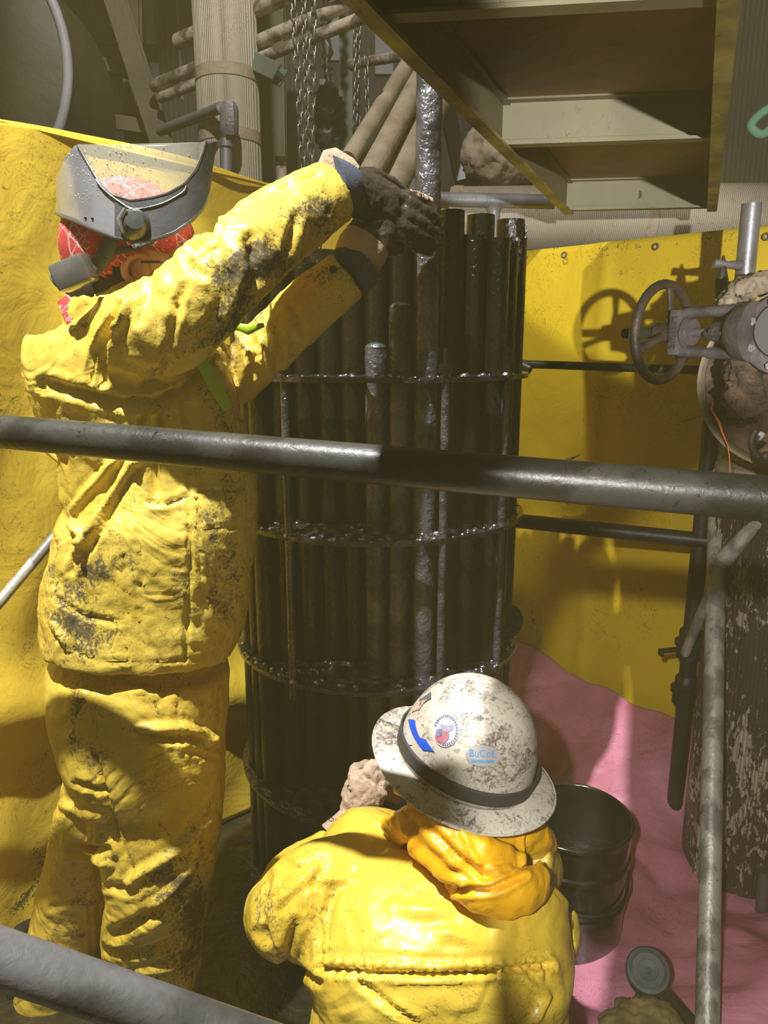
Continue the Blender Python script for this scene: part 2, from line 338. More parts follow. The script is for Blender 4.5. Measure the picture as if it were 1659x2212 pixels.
def cloth(name, pieces, mt, parent, voxel=.008, smooth=4, folds=(), stains=(), wr=.003, wsc=14., label=None, ws=(1, 1, 1)):
    """unite pieces into one continuous skin, then press folds and wrinkles into it"""
    mb = MB()
    for v, f in pieces: mb.add(v, f)
    me = bpy.data.meshes.new('t'); me.from_pydata(mb.v, [], mb.f); bm = bmesh.new(); bm.from_mesh(me)
    bmesh.ops.recalc_face_normals(bm, faces=bm.faces); bm.to_mesh(me); bm.free()
    t = bpy.data.objects.new('t', me); COL.objects.link(t)
    r = t.modifiers.new('r', 'REMESH'); r.mode = 'VOXEL'; r.voxel_size = voxel; r.adaptivity = 0
    s = t.modifiers.new('s', 'SMOOTH'); s.iterations = smooth; s.factor = .6
    dg = bpy.context.evaluated_depsgraph_get(); dg.update(); nm = bpy.data.meshes.new_from_object(t.evaluated_get(dg))
    bpy.data.objects.remove(t); bpy.data.meshes.remove(me)
    n = len(nm.vertices); P = np.empty(n * 3); nm.vertices.foreach_get('co', P); P = P.reshape(-1, 3)
    Nn = np.empty(n * 3); nm.vertices.foreach_get('normal', Nn); Nn = Nn.reshape(-1, 3)
    px, py, z = project(P); face = np.clip(-(Nn @ np.array(FW)) * 3 + .6, 0, 1); D = np.zeros(n)
    for fo in folds:
        poly, wd, dep = fo[:3]; d = seg_d(px, py, poly)
        e = np.minimum(1, np.minimum(np.hypot(px - poly[0][0], py - poly[0][1]), np.hypot(px - poly[-1][0], py - poly[-1][1])) / (wd * 1.5) + .15)
        D += dep * face * e * (np.exp(-(d / wd) ** 2) - .35 * np.exp(-((d - 1.7 * wd) / wd) ** 2))
    if wr:
        q = P * wsc * np.array(ws); off = random.random() * 50
        for i in range(n):
            x, y_, z_ = q[i]
            a = noise.noise((x + off, y_, z_)); b = noise.noise((x * 2.3 + a * 1.5, y_ * 2.3 + off, z_ * 2.3 - a)); c = noise.noise((x * 5 + b, y_ * 5, z_ * 5 + off))
            D[i] += wr * ((1 - abs(a) * 3.0) * .8 + (1 - abs(b) * 3) * .55 + c * .35 - .3)
    P2 = P + Nn * D[:, None]
    base = V((0, 0, 0)); p = parent
    while p is not None: base += p.location; p = p.parent
    P2 -= np.array(base); nm.vertices.foreach_set('co', P2.ravel())
    A = np.zeros(n)
    for (cx, cy, rx, ry, amp) in stains: A += amp * np.exp(-(((px - cx) / rx) ** 2 + ((py - cy) / ry) ** 2)) * np.clip(face * 1.5, 0, 1)
    at = nm.attributes.new('dirt', 'FLOAT', 'POINT'); at.data.foreach_set('value', A.astype(np.float32))
    nm.materials.clear(); nm.materials.append(mt); nm.name = name; nm.update(); nm.shade_smooth()
    o = bpy.data.objects.new(name, nm); COL.objects.link(o)
    if parent is not None: o.parent = parent
    if label: o['label'] = label
    return o
def text(s, size, mt, origin, xdir, ydir, ext=.0006, name='lettering', parent=None, label=None, wrap=None):
    cu = bpy.data.curves.new('t', 'FONT'); cu.body = s; cu.size = size; cu.extrude = ext; cu.align_x = 'CENTER'; cu.align_y = 'CENTER'
    o = bpy.data.objects.new('t', cu); COL.objects.link(o); dg = bpy.context.evaluated_depsgraph_get(); dg.update()
    me = bpy.data.meshes.new_from_object(o.evaluated_get(dg)); bpy.data.objects.remove(o)
    x = V(xdir).normalized(); y = (V(ydir) - x * V(ydir).dot(x)).normalized(); z = x.cross(y); mb = MB()
    vs = [(wrap(v.co) if wrap else V(origin) + x * v.co.x + y * v.co.y + z * v.co.z) for v in me.vertices]
    mb.add(vs, [tuple(p.vertices) for p in me.polygons]); bpy.data.meshes.remove(me)
    return mb.build(name, mt, parent, smooth=False, label=label)
def copy_tree(o, parent=None):
    c = o.copy(); COL.objects.link(c); c.parent = parent
    for ch in list(o.children): copy_tree(ch, c)
    return c
# ---------------- room ----------------
def struct(name, mb, mt, smooth=False): o = mb.build(name, mt, smooth=smooth); o['kind'] = 'structure'; return o
def floor_fn(u, v):
    x = -2.6 + 5.4 * u; y = -1.2 + 7.2 * v; return V((x, y, -.012 * abs(noise.noise((x * 3, y * 3, 0)))))
struct('floor', MB().add(*sheet(floor_fn, 60, 80)), M['flor'], True)
struct('wall_back', MB().add(*abox(-2.6, 2.8, 5.03, 5.12, -.1, 5.2)), M['wall'])
struct('wall_left', MB().add(*abox(-2.7, -2.6, -1.2, 5.12, -.1, 5.2)), M['plate'])
struct('wall_right', MB().add(*abox(2.8, 2.9, -1.2, 5.12, -.1, 5.2)), M['plate'])
# pale panels stand in for window light between the back-wall steel
STR = [(305, 335, -60, 95, 'broad pale grey daylight strip behind the brown diagonal post, top left'), (378, 393, -60, 215, 'narrow faint daylight strip left of the big ribbed pipe column'),
       (324, 345, 135, 182, 'short pale daylight panel just under the broad pale strip'), (700, 738, -40, 130, 'pale daylight panel seen between the hanging chains'),
       (690, 708, 170, 380, 'grey daylight strip beside the wrapped hoist bag'), (855, 915, 385, 410, 'pale grey panel low behind the slanting beige pipes'),
       (810, 850, 60, 160, 'dim grey daylight panel behind the slanting beige pipes')]
for a, b, c, d, lb in STR:
    p = YP(a, c, 5.0); q = YP(b, d, 5.0); o = MB().add(*abox(p.x, q.x, 5.0, 5.03, q.z, p.z)).build('daylight_panel', M['grey'], smooth=False, bevel=.004)
    tag(o, lb, 'panel', 'daylight panels on the back wall')
for a, b, c, d, lb in [(175, 262, 15, 95, 'upper dull grey wall panel behind the left steel beams'), (165, 262, 165, 252, 'lower dull grey wall panel behind the left steel beams')]:
    p = YP(a, c, 5.0); q = YP(b, d, 5.0); o = MB().add(*abox(p.x, q.x, 5.0, 5.03, q.z, p.z)).build('wall_panel', M['plate'], smooth=False, bevel=.004)
    tag(o, lb, 'panel', 'wall panels top left')
# steelwork top left
def member(name, a, b, Y, wpx, mt, lb, ct='beam', dep=.03, gp=None, Yb=None):
    Yb = Yb or Y; p = YP(a[0], a[1], Y); q = YP(b[0], b[1], Yb); hw = wpx / 2 * zc_of(p) / F
    o = MB()
    t = (q - p).normalized(); u = V((0, 1, 0)) - t * t.y; u.normalize(); w_ = t.cross(u)
    # I section: web and two flanges
    o.add(*box((p + q) / 2, (q - p) / 2, u * dep, w_ * hw * .25))
    for s in (-1, 1): o.add(*box((p + q) / 2 + u * dep * s, (q - p) / 2, u * .004, w_ * hw))
    o = o.build(name, mt, smooth=False); tag(o, lb, ct, gp); return o
member('steel_beam', (238, -40), (353, 320), 3.4, 44, M['steel'], 'brown diagonal steel brace crossing the dark top left corner', 'brace')
member('steel_beam', (90, 118), (320, 160), 3.7, 26, M['steel'], 'upper of the two sloping brown beams at top left', gp='sloping beams top left')
member('steel_beam', (90, 240), (350, 282), 3.5, 28, M['steel'], 'lower of the two sloping brown beams, just above yellow tarp', gp='sloping beams top left')
member('steel_column', (590, -60), (598, 420), 4.0, 46, M['steel'], 'dark steel column right of the ribbed pipe column', 'column')
member('steel_column', (284, -60), (290, 320), 4.0, 36, M['steel'], 'dark steel column behind the brown diagonal brace', 'column')
member('steel_column', (748, 40), (748, 420), 3.9, 30, M['teal'], 'grey-green steel column behind the right-hand chains', 'column')
member('angle_bracket', (450, 90), (606, 163), 3.15, 34, M['teal'], 'grey-green angle bracket crossing the sloping pipes', 'bracket', .02, Yb=2.9)
member('steel_beam', (960, 210), (1000, 395), 3.6, 30, M['grey'], 'slanting grey strut right of the tall oily pipe', 'brace', Yb=3.5)
# curved rim of a round vessel, top left
c = YP(-160, 130, 2.9); o = thing('round_vessel', 'big dull round vessel end with pale curved rim, top left corner', 'tank', c)
MB().add(*torus(c, .5, .017, (0, -1, 0), 60, 12)).build('rim', M['grey'], o)
MB().add(*lathe([(.0, -.06), (.3, -.05), (.44, -.02), (.49, .0), (.49, .5), (.0, .5)], c, (0, 1, 0), 60)).build('vessel_shell', mat('dull_olive_vessel', (.06, .052, .026), (.04, .036, .018), rough=.6, bump=.15, bsc=30), o)
# ribbed insulated column
def ribbed(name, a, b, r, lb, ct='pipe', mt='lag', n=90, rings=(), fine=False):
    a = V(a); b = V(b); o = thing(name, lb, ct, a); t = (b - a).normalized(); u = t.orthogonal().normalized(); w_ = t.cross(u); v = []; f = []
    for i, p in enumerate((a, b)):
        for j in range(n * 2):
            q = math.pi * j / n; rr = r + (.0018 if j % 2 and not fine else 0); v.append(p + (u * math.cos(q) + w_ * math.sin(q)) * rr)
    N2 = n * 2
    for j in range(N2): f.append((j, (j + 1) % N2, N2 + (j + 1) % N2, N2 + j))
    f += [tuple(range(N2)), tuple(range(N2, 2 * N2))]
    MB().add(v, f).build('ribbed_jacket', M[mt], o, smooth=fine)
    for h in rings:
        p = a.lerp(b, h); MB().add(*cyl(p - t * .02, p + t * .02, r + .004, 48)).build('band', M['insul'], o)
    return o
p = YP(500, 380, 3.0); ribbed('insulated_column', (p.x, 3.0, 0), (p.x, 3.0, 4.6), .113, 'tall beige ribbed insulated pipe column behind the face shield', rings=(.545, .50))
p = YP(640, 380, 3.9); o = MB().add(*cyl((p.x, 3.9, 0), (p.x, 3.9, 2.25), .035)).build('pipe_stub', M['oldpipe']); 
p = YP(608, 345, 3.2); o.data.vertices[0].co
bpy.data.objects.remove(o)
o = MB().add(*cyl((p.x, 3.2, .0), (p.x, 3.2, p.z), .022)).add(*cyl((p.x, 3.2, p.z - .02), (p.x, 3.2, p.z + .008), .026)).build('pipe_stub', M['oldpipe']); tag(o, 'short capped rusty pipe stub standing behind the raised sleeve', 'pipe')
# sloping pipes
def pipe(name, a, b, Ya, Yb, r, mt, lb, ct='pipe', gp=None, par=True):
    p = YP(*a, Ya); q = YP(*b, Yb); e0 = -.7 if name == 'slanting_pipe' else 0; pts = [p + (q - p) * (e0 + (1 - e0) * i / 16) for i in range(17)]; o = MB().add(*tube(pts, r, 20)).build(name, mt); tag(o, lb, ct, gp); return o
G = 'sloping pipes above the chains'
pipe('sloping_pipe', (385, 90), (760, -70), 3.3, 2.7, .030, M['oldpipe'], 'topmost and thickest of the three sloping peeling pipes', gp=G)
pipe('sloping_pipe', (330, 186), (800, -12), 3.3, 2.75, .023, M['oldpipe'], 'middle of the three sloping peeling pipes, behind bracket', gp=G)
pipe('sloping_pipe', (345, 212), (800, 32), 3.3, 2.75, .020, M['oldpipe'], 'lowest of the three sloping peeling pipes, under the bracket', gp=G)
o = thing('conduit', 'grey electrical conduit with elbow box in front of ribbed column', 'conduit', YP(490, 300, 2.8))
MB().add(*tube([YP(345, 283, 3.1), YP(420, 255, 2.95), YP(478, 232, 2.8)], .019, 16)).build('conduit_pipe', M['galv'], o)
MB().add(*cyl(YP(488, 300, 2.8), YP(488, 480, 2.8), .021, 18)).build('conduit_pipe', M['galv'], o)
MB().add(*cyl(YP(488, 306, 2.8), YP(488, 318, 2.8), .027, 18)).build('coupling', M['galv'], o)
a, b = YP(495, 220, 2.8), YP(495, 300, 2.8); mb = MB().add(*tube([a + (b - a) * i / 8 for i in range(9)], [.020, .030, .033, .033, .033, .033, .033, .030, .022], 16)); bx = mb.build('elbow_box', M['galv'], o)
MB().add(*box((a + b) / 2 + V((.008, -.033, 0)), (.016, 0, 0), (0, .004, 0), (0, 0, .055))).build('cover_plate', M['castgrey'], o, bevel=.003)
# slanting beige pipes
G = 'slanting beige pipes behind the deck'
pipe('slanting_pipe', (905, 100), (752, 345), 3.3, 2.7, .030, M['insul'], 'left and thinnest of the slanting beige pipes', gp=G)
pipe('slanting_pipe', (950, 95), (792, 385), 3.35, 2.75, .042, M['insul'], 'middle one of the slanting beige pipes', gp=G)
pipe('slanting_pipe', (990, 130), (835, 425), 3.4, 2.85, .056, M['insul'], 'right and thickest of the slanting beige pipes, behind tall oily pipe', gp=G)
pipe('branch_pipe', (752, 140), (870, 120), 3.88, 3.6, .022, M['oldpipe'], 'short rusty branch pipe behind the slanting beige pipes')
# handrail with post behind the bundle
o = thing('grey_handrail', 'bluish grey galvanised handrail behind the tall oily pipe', 'handrail', YP(1067, 470, 2.75))
MB().add(*cyl(YP(840, 428, 2.72), YP(1196, 436, 2.8), .0245, 24)).build('top_rail', M['galv'], o)
MB().add(*tube([YP(1067, 446, 2.78), YP(1067, 458, 2.78), YP(1067, 500, 2.78), YP(1067, 900, 2.78)], [.034, .022, .019, .019], 20)).build('rail_post', M['galv'], o)
# horizontal ribbed duct and wrapped elbow
a = YP(1000, 475, 3.2); b = YP(1660, 470, 2.95)
ribbed('ribbed_duct', a + V((-.05, 0, 0)), b + V((.35, 0, 0)), .125, 'big horizontal ribbed beige duct above the back yellow tarp', 'duct', rings=(.02, .5), fine=True)
o = thing('wrapped_elbow', 'torn beige insulation wrap on an elbow behind the deck beam', 'pipe', YP(1080, 350, 3.3))
def lump(pieces, mt, par, name, vox=.012, wr=.01, wsc=14, sm=2): return cloth(name, pieces, mt, par, vox, sm, wr=wr, wsc=wsc)
lump([ell(YP(1105, 335, 3.3), .21, .17, .15), ell(YP(1160, 372, 3.3), .12, .12, .07)], M['insul'], o, 'insulation_wrap')
ribbed('insulated_stub', YP(1085, 420, 3.45), YP(1075, 600, 3.45), .125, 'beige ribbed vertical pipe below the torn elbow wrap')
member('wall_girt', (1000, 520), (1180, 517), 3.9, 40, M['steel'], 'brown wall girt behind the top of the tube bundle')
# wrapped chain bag
o = lump([tube([YP(708, 215, 3.2), YP(706, -60, 3.2), YP(706, -300, 3.2)], .012, 10), ell(YP(712, 262, 3.2), .055, .06, .13), ell(YP(708, 215, 3.2), .04, .05, .05)], M['dark'], None, 'chain_bag', .01, .016, 26); tag(o, 'dark crinkled hoist chain bag hanging between the chains', 'bag')
# ---------------- chains ----------------
def link_mesh(h, w_, r, name):
    pts = []
    for i in range(20):
        a = 2 * math.pi * i / 20; x = math.cos(a) * w_; z = math.sin(a) * w_ + (h - w_) * (1 if math.sin(a) > 0 else -1); pts.append((x, 0, z))
    v, f = tube(pts, r, 7, closed=True); me = bpy.data.meshes.new(name); me.from_pydata(v, [], f); me.materials.append(M['chain']); me.shade_smooth(); return me
def chain(a, b, h, w_, r, lb, mt=None):
    L = (b - a).length; t = (a - b).normalized(); me = link_mesh(h, w_, r, 'chain_link'); n = max(2, int(L / (2 * (h - r))))
    if mt: me.materials[0] = mt
    o = thing('hanging_chain', lb, 'chain', b, 'hanging hoist chains'); q0 = t.to_track_quat('Z', 'Y')
    for i in range(n):
        k = bpy.data.objects.new('link', me); COL.objects.link(k); k.parent = o; k.location = (a - b) * ((i + .5) / n)
        k.rotation_mode = 'QUATERNION'; k.rotation_quaternion = q0 @ Matrix.Rotation((i % 2) * R(90) + R(35 + random.uniform(-9, 9)), 3, 'Z').to_quaternion()
chain(YP(632, -30, 2.6), YP(655, 365, 2.6), .019, .010, .0034, 'leftmost of the zinc hoist chains hanging above the sleeve')
chain(YP(655, -30, 2.65), YP(667, 350, 2.65), .015, .008, .0028, 'thin hoist chain between the two thicker chains')
chain(YP(678, -30, 2.5), YP(670, 365, 2.5), .022, .0115, .0040, 'thickest of the zinc hoist chains, in the middle')
chain(YP(775, 50, 3.3), YP(765, 330, 3.3), .016, .010, .0034, 'dull clustered chain left of the slanting beige pipes')
chain(YP(768, 50, 3.35), YP(776, 330, 3.35), .016, .010, .0034, 'dull chain hanging just behind the clustered one')
chain(YP(791, 120, 3.2), YP(795, 290, 3.2), .019, .009, .003, 'lone pale chain hanging before the slanting beige pipes')
chain(YP(690, 492, 2.45), YP(689, 536, 2.45), .019, .010, .0034, 'short bright chain end below the raised sleeve')
chain(YP(672, 495, 2.5), YP(669, 545, 2.5), .015, .008, .0028, 'pair chain end left of the short bright one')
# ---------------- deck overhead ----------------
Zb = 1.964; nl = V((-.05, 1.02, Zb)); fl = ZP(1221, 462, Zb); fr = ZP(1546, 455, Zb)
dl = (fl - nl).normalized(); nl = fl - dl * 3.0; nr = fr - dl * 3.0; across = (fr - fl)
o = thing('scaffold_deck', 'stained plywood scaffold deck with aluminium frame, seen from below at top right', 'scaffold deck', (fl + fr) / 2)
up = V((0, 0, 1)); mid = (fl + fr + nl + nr) / 4
MB().add(*box(mid + up * .105, dl * 1.5, across / 2, up * .008)).build('plywood_panel', M['ply'], o, smooth=False)
inn = across.normalized()
for e, s, nm in ((fl, 1, 'l'), (fr, -1, 'r')):
    a = e - dl * 3.0
    b = MB().add(*box((a + e) / 2 + up * .055, dl * 1.5, inn * .004, up * .055)).build('side_beam', M['beam'], o, smooth=False)
    MB().add(*box((a + e) / 2 + inn * s * .012, dl * 1.5, inn * .014, up * .003)).build('lower_flange', M['beamy'], b, smooth=False)
    MB().add(*box((a + e) / 2 + up * .092 + inn * s * .008, dl * 1.5, inn * .012, up * .003)).build('upper_flange', M['beam'], b, smooth=False)
def joist(t, hgt=.088, z0=.008):
    a = fl - dl * t; b = fr - dl * t
    j = MB().add(*box((a + b) / 2 + up * (z0 + hgt / 2), across / 2 * .985, dl * .003, up * hgt / 2))
    for zz in (z0, z0 + hgt): j.add(*box((a + b) / 2 + up * zz - dl * .014, across / 2 * .985, dl * .016, up * .003))
    j.add(*box((a + b) / 2 + up * (z0 + .016), across / 2 * .985, dl * .005, up * .003))
    j.build('cross_joist', M['beam'], o, smooth=False)
for t in (.01, .86, 1.55, 2.2): joist(t)
a = (fl * .52 + fr * .48) + up * .05; MB().add(*cyl(a - dl * .012, a - dl * .004, .014, 20)).build('bolt_hole_plug', M['dark'], o)
for k in (.36, .62, .83, .9):
    a = fl.lerp(fr, k) + up * (.03 + .02 * math.sin(k * 40)); MB().add(*cyl(a - dl * .008, a - dl * .004, .005, 12)).build('rivet', M['dark'], o)
o = MB().add(*tube([V(q) for q in cat([tuple(YP(1672, 228, 2.2)), tuple(YP(1640, 248, 2.2)), tuple(YP(1622, 272, 2.2)), tuple(YP(1645, 290, 2.2)), tuple(YP(1675, 268, 2.2))], 6)], .012, 10)).build('green_rope', mat('faded_green_rope', (.10, .22, .15), rough=.8, bump=.6, bsc=150)); tag(o, 'faded green rope loop right of the scaffold deck', 'rope')
# ---------------- tarps ----------------
def wall_sheet(path, ztop, zbot, nu, nv, rip, seed, flare=None):
    """hanging sheet: path in plan [(x, y)], heights as functions of u"""
    P = [V((x, y, 0)) for x, y in path]; L = [0]
    for a, b in zip(P, P[1:]): L.append(L[-1] + (b - a).length)
    def at(u):
        s = u * L[-1]
        for i in range(len(P) - 1):
            if s <= L[i + 1] or i == len(P) - 2:
                t = (s - L[i]) / (L[i + 1] - L[i]); return P[i].lerp(P[i + 1], t), (P[i + 1] - P[i]).normalized()
    def fn(u, v):
        p, t = at(u); n = V((t.y, -t.x, 0)); z0 = zbot(u); z1 = ztop(u); z = z1 + (z0 - z1) * v; s = u * L[-1]
        d = rip(s, z, v); q = p + n * d; return V((q.x, q.y, z))
    return sheet(fn, nu, nv)
def riplft(s, z, v):
    a = noise.noise((s * 2.2 + z * .9, z * .9, 1.3)); b = noise.noise((s * 6 - z * 2.5, z * 2, 5.1)); k = .3 + v * 1.2
    return .055 * a * k + .018 * b * k + .10 * v * v * v + .07 * math.exp(-((z - .62 + s * .3 - .25) / .10) ** 2) * min(1, v * 2)
o = thing('yellow_tarp', 'crumpled oil-spattered yellow tarp hanging behind the standing worker', 'tarp', (-.9, 1.85, 0), 'yellow containment tarps')
v, f = wall_sheet([(-1.32, 1.1), (-.88, 1.85), (-.36, 2.55), (.3, 2.95)], lambda u: 2.055 - .02 * math.sin(u * 9), lambda u: .01, 150, 150, riplft, 3)
a = cloth_ = MB().add(v, f).build('sheet', M['tarp'], o); solid(a, .003)
# dirt on the sheet: heavier low down and at the left patch
def stain(ob, lst, amp0=0):
    me = ob.data; n = len(me.vertices); P = np.empty(n * 3); me.vertices.foreach_get('co', P); P = P.reshape(-1, 3)
    base = V(ob.location); p = ob.parent
    while p is not None: base += p.location; p = p.parent
    px, py, z = project(P + np.array(base)); A = np.full(n, float(amp0))
    for it in lst:
        if len(it) == 5: cx, cy, rx, ry, am = it; A += am * np.exp(-(((px - cx) / rx) ** 2 + ((py - cy) / ry) ** 2))
        else: poly, wd, am = it; A += am * np.exp(-(seg_d(px, py, poly) / wd) ** 2)
    at = me.attributes.new('dirt', 'FLOAT', 'POINT'); at.data.foreach_set('value', A.astype(np.float32))
stain(a, [(30, 860, 70, 40, .22), (60, 1950, 120, 170, .24), (120, 1700, 90, 110, .14), (60, 1180, 50, 50, .1), ([(0, 270), (560, 392)], 22, .12)])
MB().add(*tube([V((-1.32 + .44 * t, 1.1 + .75 * t, 2.05)) for t in (0, .5, 1)] + [V((-.88 + .52 * t, 1.85 + .7 * t, 2.05)) for t in (.3, .6, 1)], .006, 8)).build('hem', M['tarp'], o)
def riprt(s, z, v): return .012 * noise.noise((s * 2, z * 1.2, 8)) + .006 * noise.noise((s * 5, z * 3, 2)) + .01 * math.exp(-((s - .42) / .03) ** 2)
pa = YP(1100, 545, 3.0); pb = YP(1545, 500, 2.42)
o = thing('yellow_tarp', 'flat yellow tarp with eyelets behind the valve handwheel', 'tarp', (1.0, 2.6, 0), 'yellow containment tarps')
dirx = (pb - pa); ext = pb + dirx * .9
v, f = wall_sheet([(pa.x, pa.y), (ext.x, ext.y)], lambda u: pa.z + (pb.z - pa.z) * u * 1.2, lambda u: .0, 120, 90, riprt, 5)
a = MB().add(v, f).build('sheet', M['tarp2'], o); solid(a, .003)
stain(a, [([(1130, 560), (1620, 500)], 16, .16), ([(1130, 1180), (1150, 1300), (1155, 1400)], 9, .22), ([(1175, 1120), (1165, 1210)], 7, .15), ([(1440, 540), (1440, 700)], 5, .14), ([(1330, 970), (1370, 850)], 5, .18), ([(1380, 1260), (1400, 1320)], 12, .13), (1500, 1640, 60, 50, .2)])
MB().add(*[x for x in tube([YP(1200 + 0, 1000, 2.80), YP(1350, 950, 2.62), YP(1540, 890, 2.38)], .002, 6)]).build('seam', M['beamy'], o)
tn = V((dirx.y, -dirx.x, 0)).normalized()
for px_, py_, k in ((1245, 540, .325), (1440, 507, .765), (1640, 478, 1.2)):
    p = pa + dirx * k + V((0, 0, -.03)) + tn * .012; q = MB().add(*torus(p, .009, .003, tn, 20, 8)).build('eyelet', M['castgrey'], o)
# pink sheets
def pinkfn(u, v):
    x = .39 + 1.24 * u; yl = pa.y + (x - pa.x) * (pb.y - pa.y) / (pb.x - pa.x) - .05; y = 1.25 + (yl - 1.25) * v
    z = .012 + .05 * abs(noise.noise((x * 4, y * 4, 2))) + .025 * noise.noise((x * 9, y * 9, 4)) + .32 * max(0, (v - .5) / .5) ** 1.4 * (1.1 - .75 * u)
    z += .14 * math.exp(-(((x - .95) / .22) ** 2 + ((y - 1.42) / .2) ** 2))
    z += .07 * math.exp(-(((x - .9) / .2) ** 2 + ((y - 2.2) / .12) ** 2))
    z *= 1 - .9 * math.exp(-(((x - .53) / .2) ** 2 + ((y - 1.72) / .2) ** 2))
    z *= 1 - .8 * math.exp(-(((x - 1.1) / .2) ** 2 + ((y - 1.95) / .2) ** 2))
    return V((x, y, z + .006))
o = MB().add(*sheet(pinkfn, 130, 150)).build('pink_sheet', M['pink'], origin=(.9, 1.6, 0)); solid(o, .002); tag(o, 'rumpled pink plastic sheet spread over the floor at lower right', 'plastic sheet')
# ---------------- scaffold tubes ----------------
def coupler(o, p, t, r=.032):
    t = V(t).normalized(); MB().add(*cyl(p - t * .03, p + t * .03, r, 20)).build('clamp', M['dark'], o)
o = thing('scaffold_rail', 'thick oil-stained grey scaffold rail crossing the foreground', 'scaffold tube', C(830, 1008, .9))
a, b = C(0, 932, 1.06), C(1659, 1078, .775); d = b - a; MB().add(*tube([a + d * t for t in np.linspace(-.35, 1.3, 30)], .0242, 40)).build('rail_tube', M['rail'], o)
o = thing('scaffold_rail', 'scuffed grey scaffold rail cutting the bottom left corner', 'scaffold tube', C(200, 2130, .7))
a, b = C(0, 2068, .69), C(480, 2232, .74); d = b - a; MB().add(*tube([a + d * t for t in np.linspace(-1.8, 2.0, 40)], .0242, 40)).build('rail_tube', M['rail_lit'], o)
o = MB().add(*tube([C(1553, 905, 2.22).lerp(C(1527, 2250, 1.52), t) for t in np.linspace(0, 1.12, 40)], .0242, 28)).build('scaffold_pole', M['galvold'], origin=C(1527, 2250, 1.52)); tag(o, 'worn speckled grey scaffold pole standing at the right', 'scaffold tube')
o = MB().add(*tube([YP(-60, 1370, 1.5).lerp(YP(170, 1098, 1.72), t) for t in np.linspace(-.9, 1, 16)], .0125, 20)).build('brace_rod', M['galvold']); tag(o, 'thin grey brace rod sloping up behind the standing worker', 'rod')
o = MB().add(*tube([YP(-20, 940, 1.6), YP(80, 955, 1.62), YP(140, 1003, 1.62)], .008, 10)).build('yellow_strap', M['tarp']); tag(o, 'taut yellow strap running behind the standing worker at waist rail', 'strap')
o = thing('scaffold_ledger', 'thin dark green horizontal tube behind the handwheel', 'scaffold tube', YP(1130, 788, 2.35))
MB().add(*cyl(YP(1120, 786, 2.36), YP(1560, 801, 2.05), .0125, 20)).build('ledger_tube', M['green'], o); MB().add(*cyl(YP(1120, 786, 2.36), YP(1146, 798, 2.34), .018, 16)).build('clamp', M['dark'], o)
o = thing('scaffold_ledger', 'dark lower horizontal tube right of the tube bundle', 'scaffold tube', YP(1120, 1128, 2.35))
MB().add(*cyl(YP(1090, 1122, 2.36), YP(1540, 1170, 2.10), .0235, 20)).build('ledger_tube', M['dark'], o)
# rear upright with couplers
x0 = YP(1490, 1400, 2.12); o = thing('scaffold_upright', 'black scaffold upright with wedge couplers before the yellow tarp', 'scaffold tube', (x0.x, 2.12, 0))
MB().add(*cyl((x0.x, 2.12, 0), (x0.x, 2.12, 1.72), .0242, 24)).build('upright_tube', M['dark'], o)
for py_ in (1390, 1490):
    p = YP(1490, py_, 2.12); p.x = x0.x; MB().add(*lathe([(.026, -.05), (.038, -.045), (.038, -.01), (.045, -.005), (.045, .008), (.034, .015), (.034, .04), (.026, .05)], p, (0, 0, 1), 24)).build('coupler', M['dark'], o)
p = YP(1470, 1404, 2.1); p.x = x0.x - .06; q = MB().add(*box(p, (.04, 0, .004), (0, .008, 0), (0, 0, .006))).add(*box(p + V((-.035, 0, -.008)), (.006, 0, 0), (0, .01, 0), (0, 0, .01))).build('wedge_pin', M['dark'], o, bevel=.002)
o = thing('grey_standard', 'clean grey galvanised upright with cross bracket above the valve', 'scaffold tube', YP(1612, 560, 2.0))
MB().add(*cyl(YP(1624, 440, 2.0), YP(1600, 690, 2.0), .0245, 28)).build('upright_tube', M['galv'], o)
b_ = MB().add(*tube([YP(1600, 573, 1.98), YP(1572, 572, 1.97), YP(1542, 570, 1.97)], [(.013, .013), (.009, .009), (.008, .014)], 14)).build('bracket', M['galv'], o)
MB().add(*tube([YP(1563, 552, 1.97), YP(1562, 575, 1.97), YP(1558, 605, 1.97), YP(1560, 680, 1.97)], [.003, .008, .017, .015], 16)).build('hanging_pin', M['dark'], b_)
o = MB().add(*cyl(YP(1645, 1125, 1.85), YP(1562, 1210, 1.90), .0225, 24)).add(*cyl(YP(1562, 1210, 1.90), YP(1480, 1412, 2.06), .014, 20)).build('diagonal_brace', M['galvold']); tag(o, 'short worn diagonal brace meeting the black upright', 'scaffold tube')
o = MB().add(*cyl(YP(1652, 1880, 1.75), YP(1632, 2120, 1.75), .016, 16)).add(*ell(YP(1632, 2120, 1.75), .016, .016, .016)).build('small_pipe', M['castgrey']); tag(o, 'small grey pipe at the right edge beside the oily column', 'pipe')
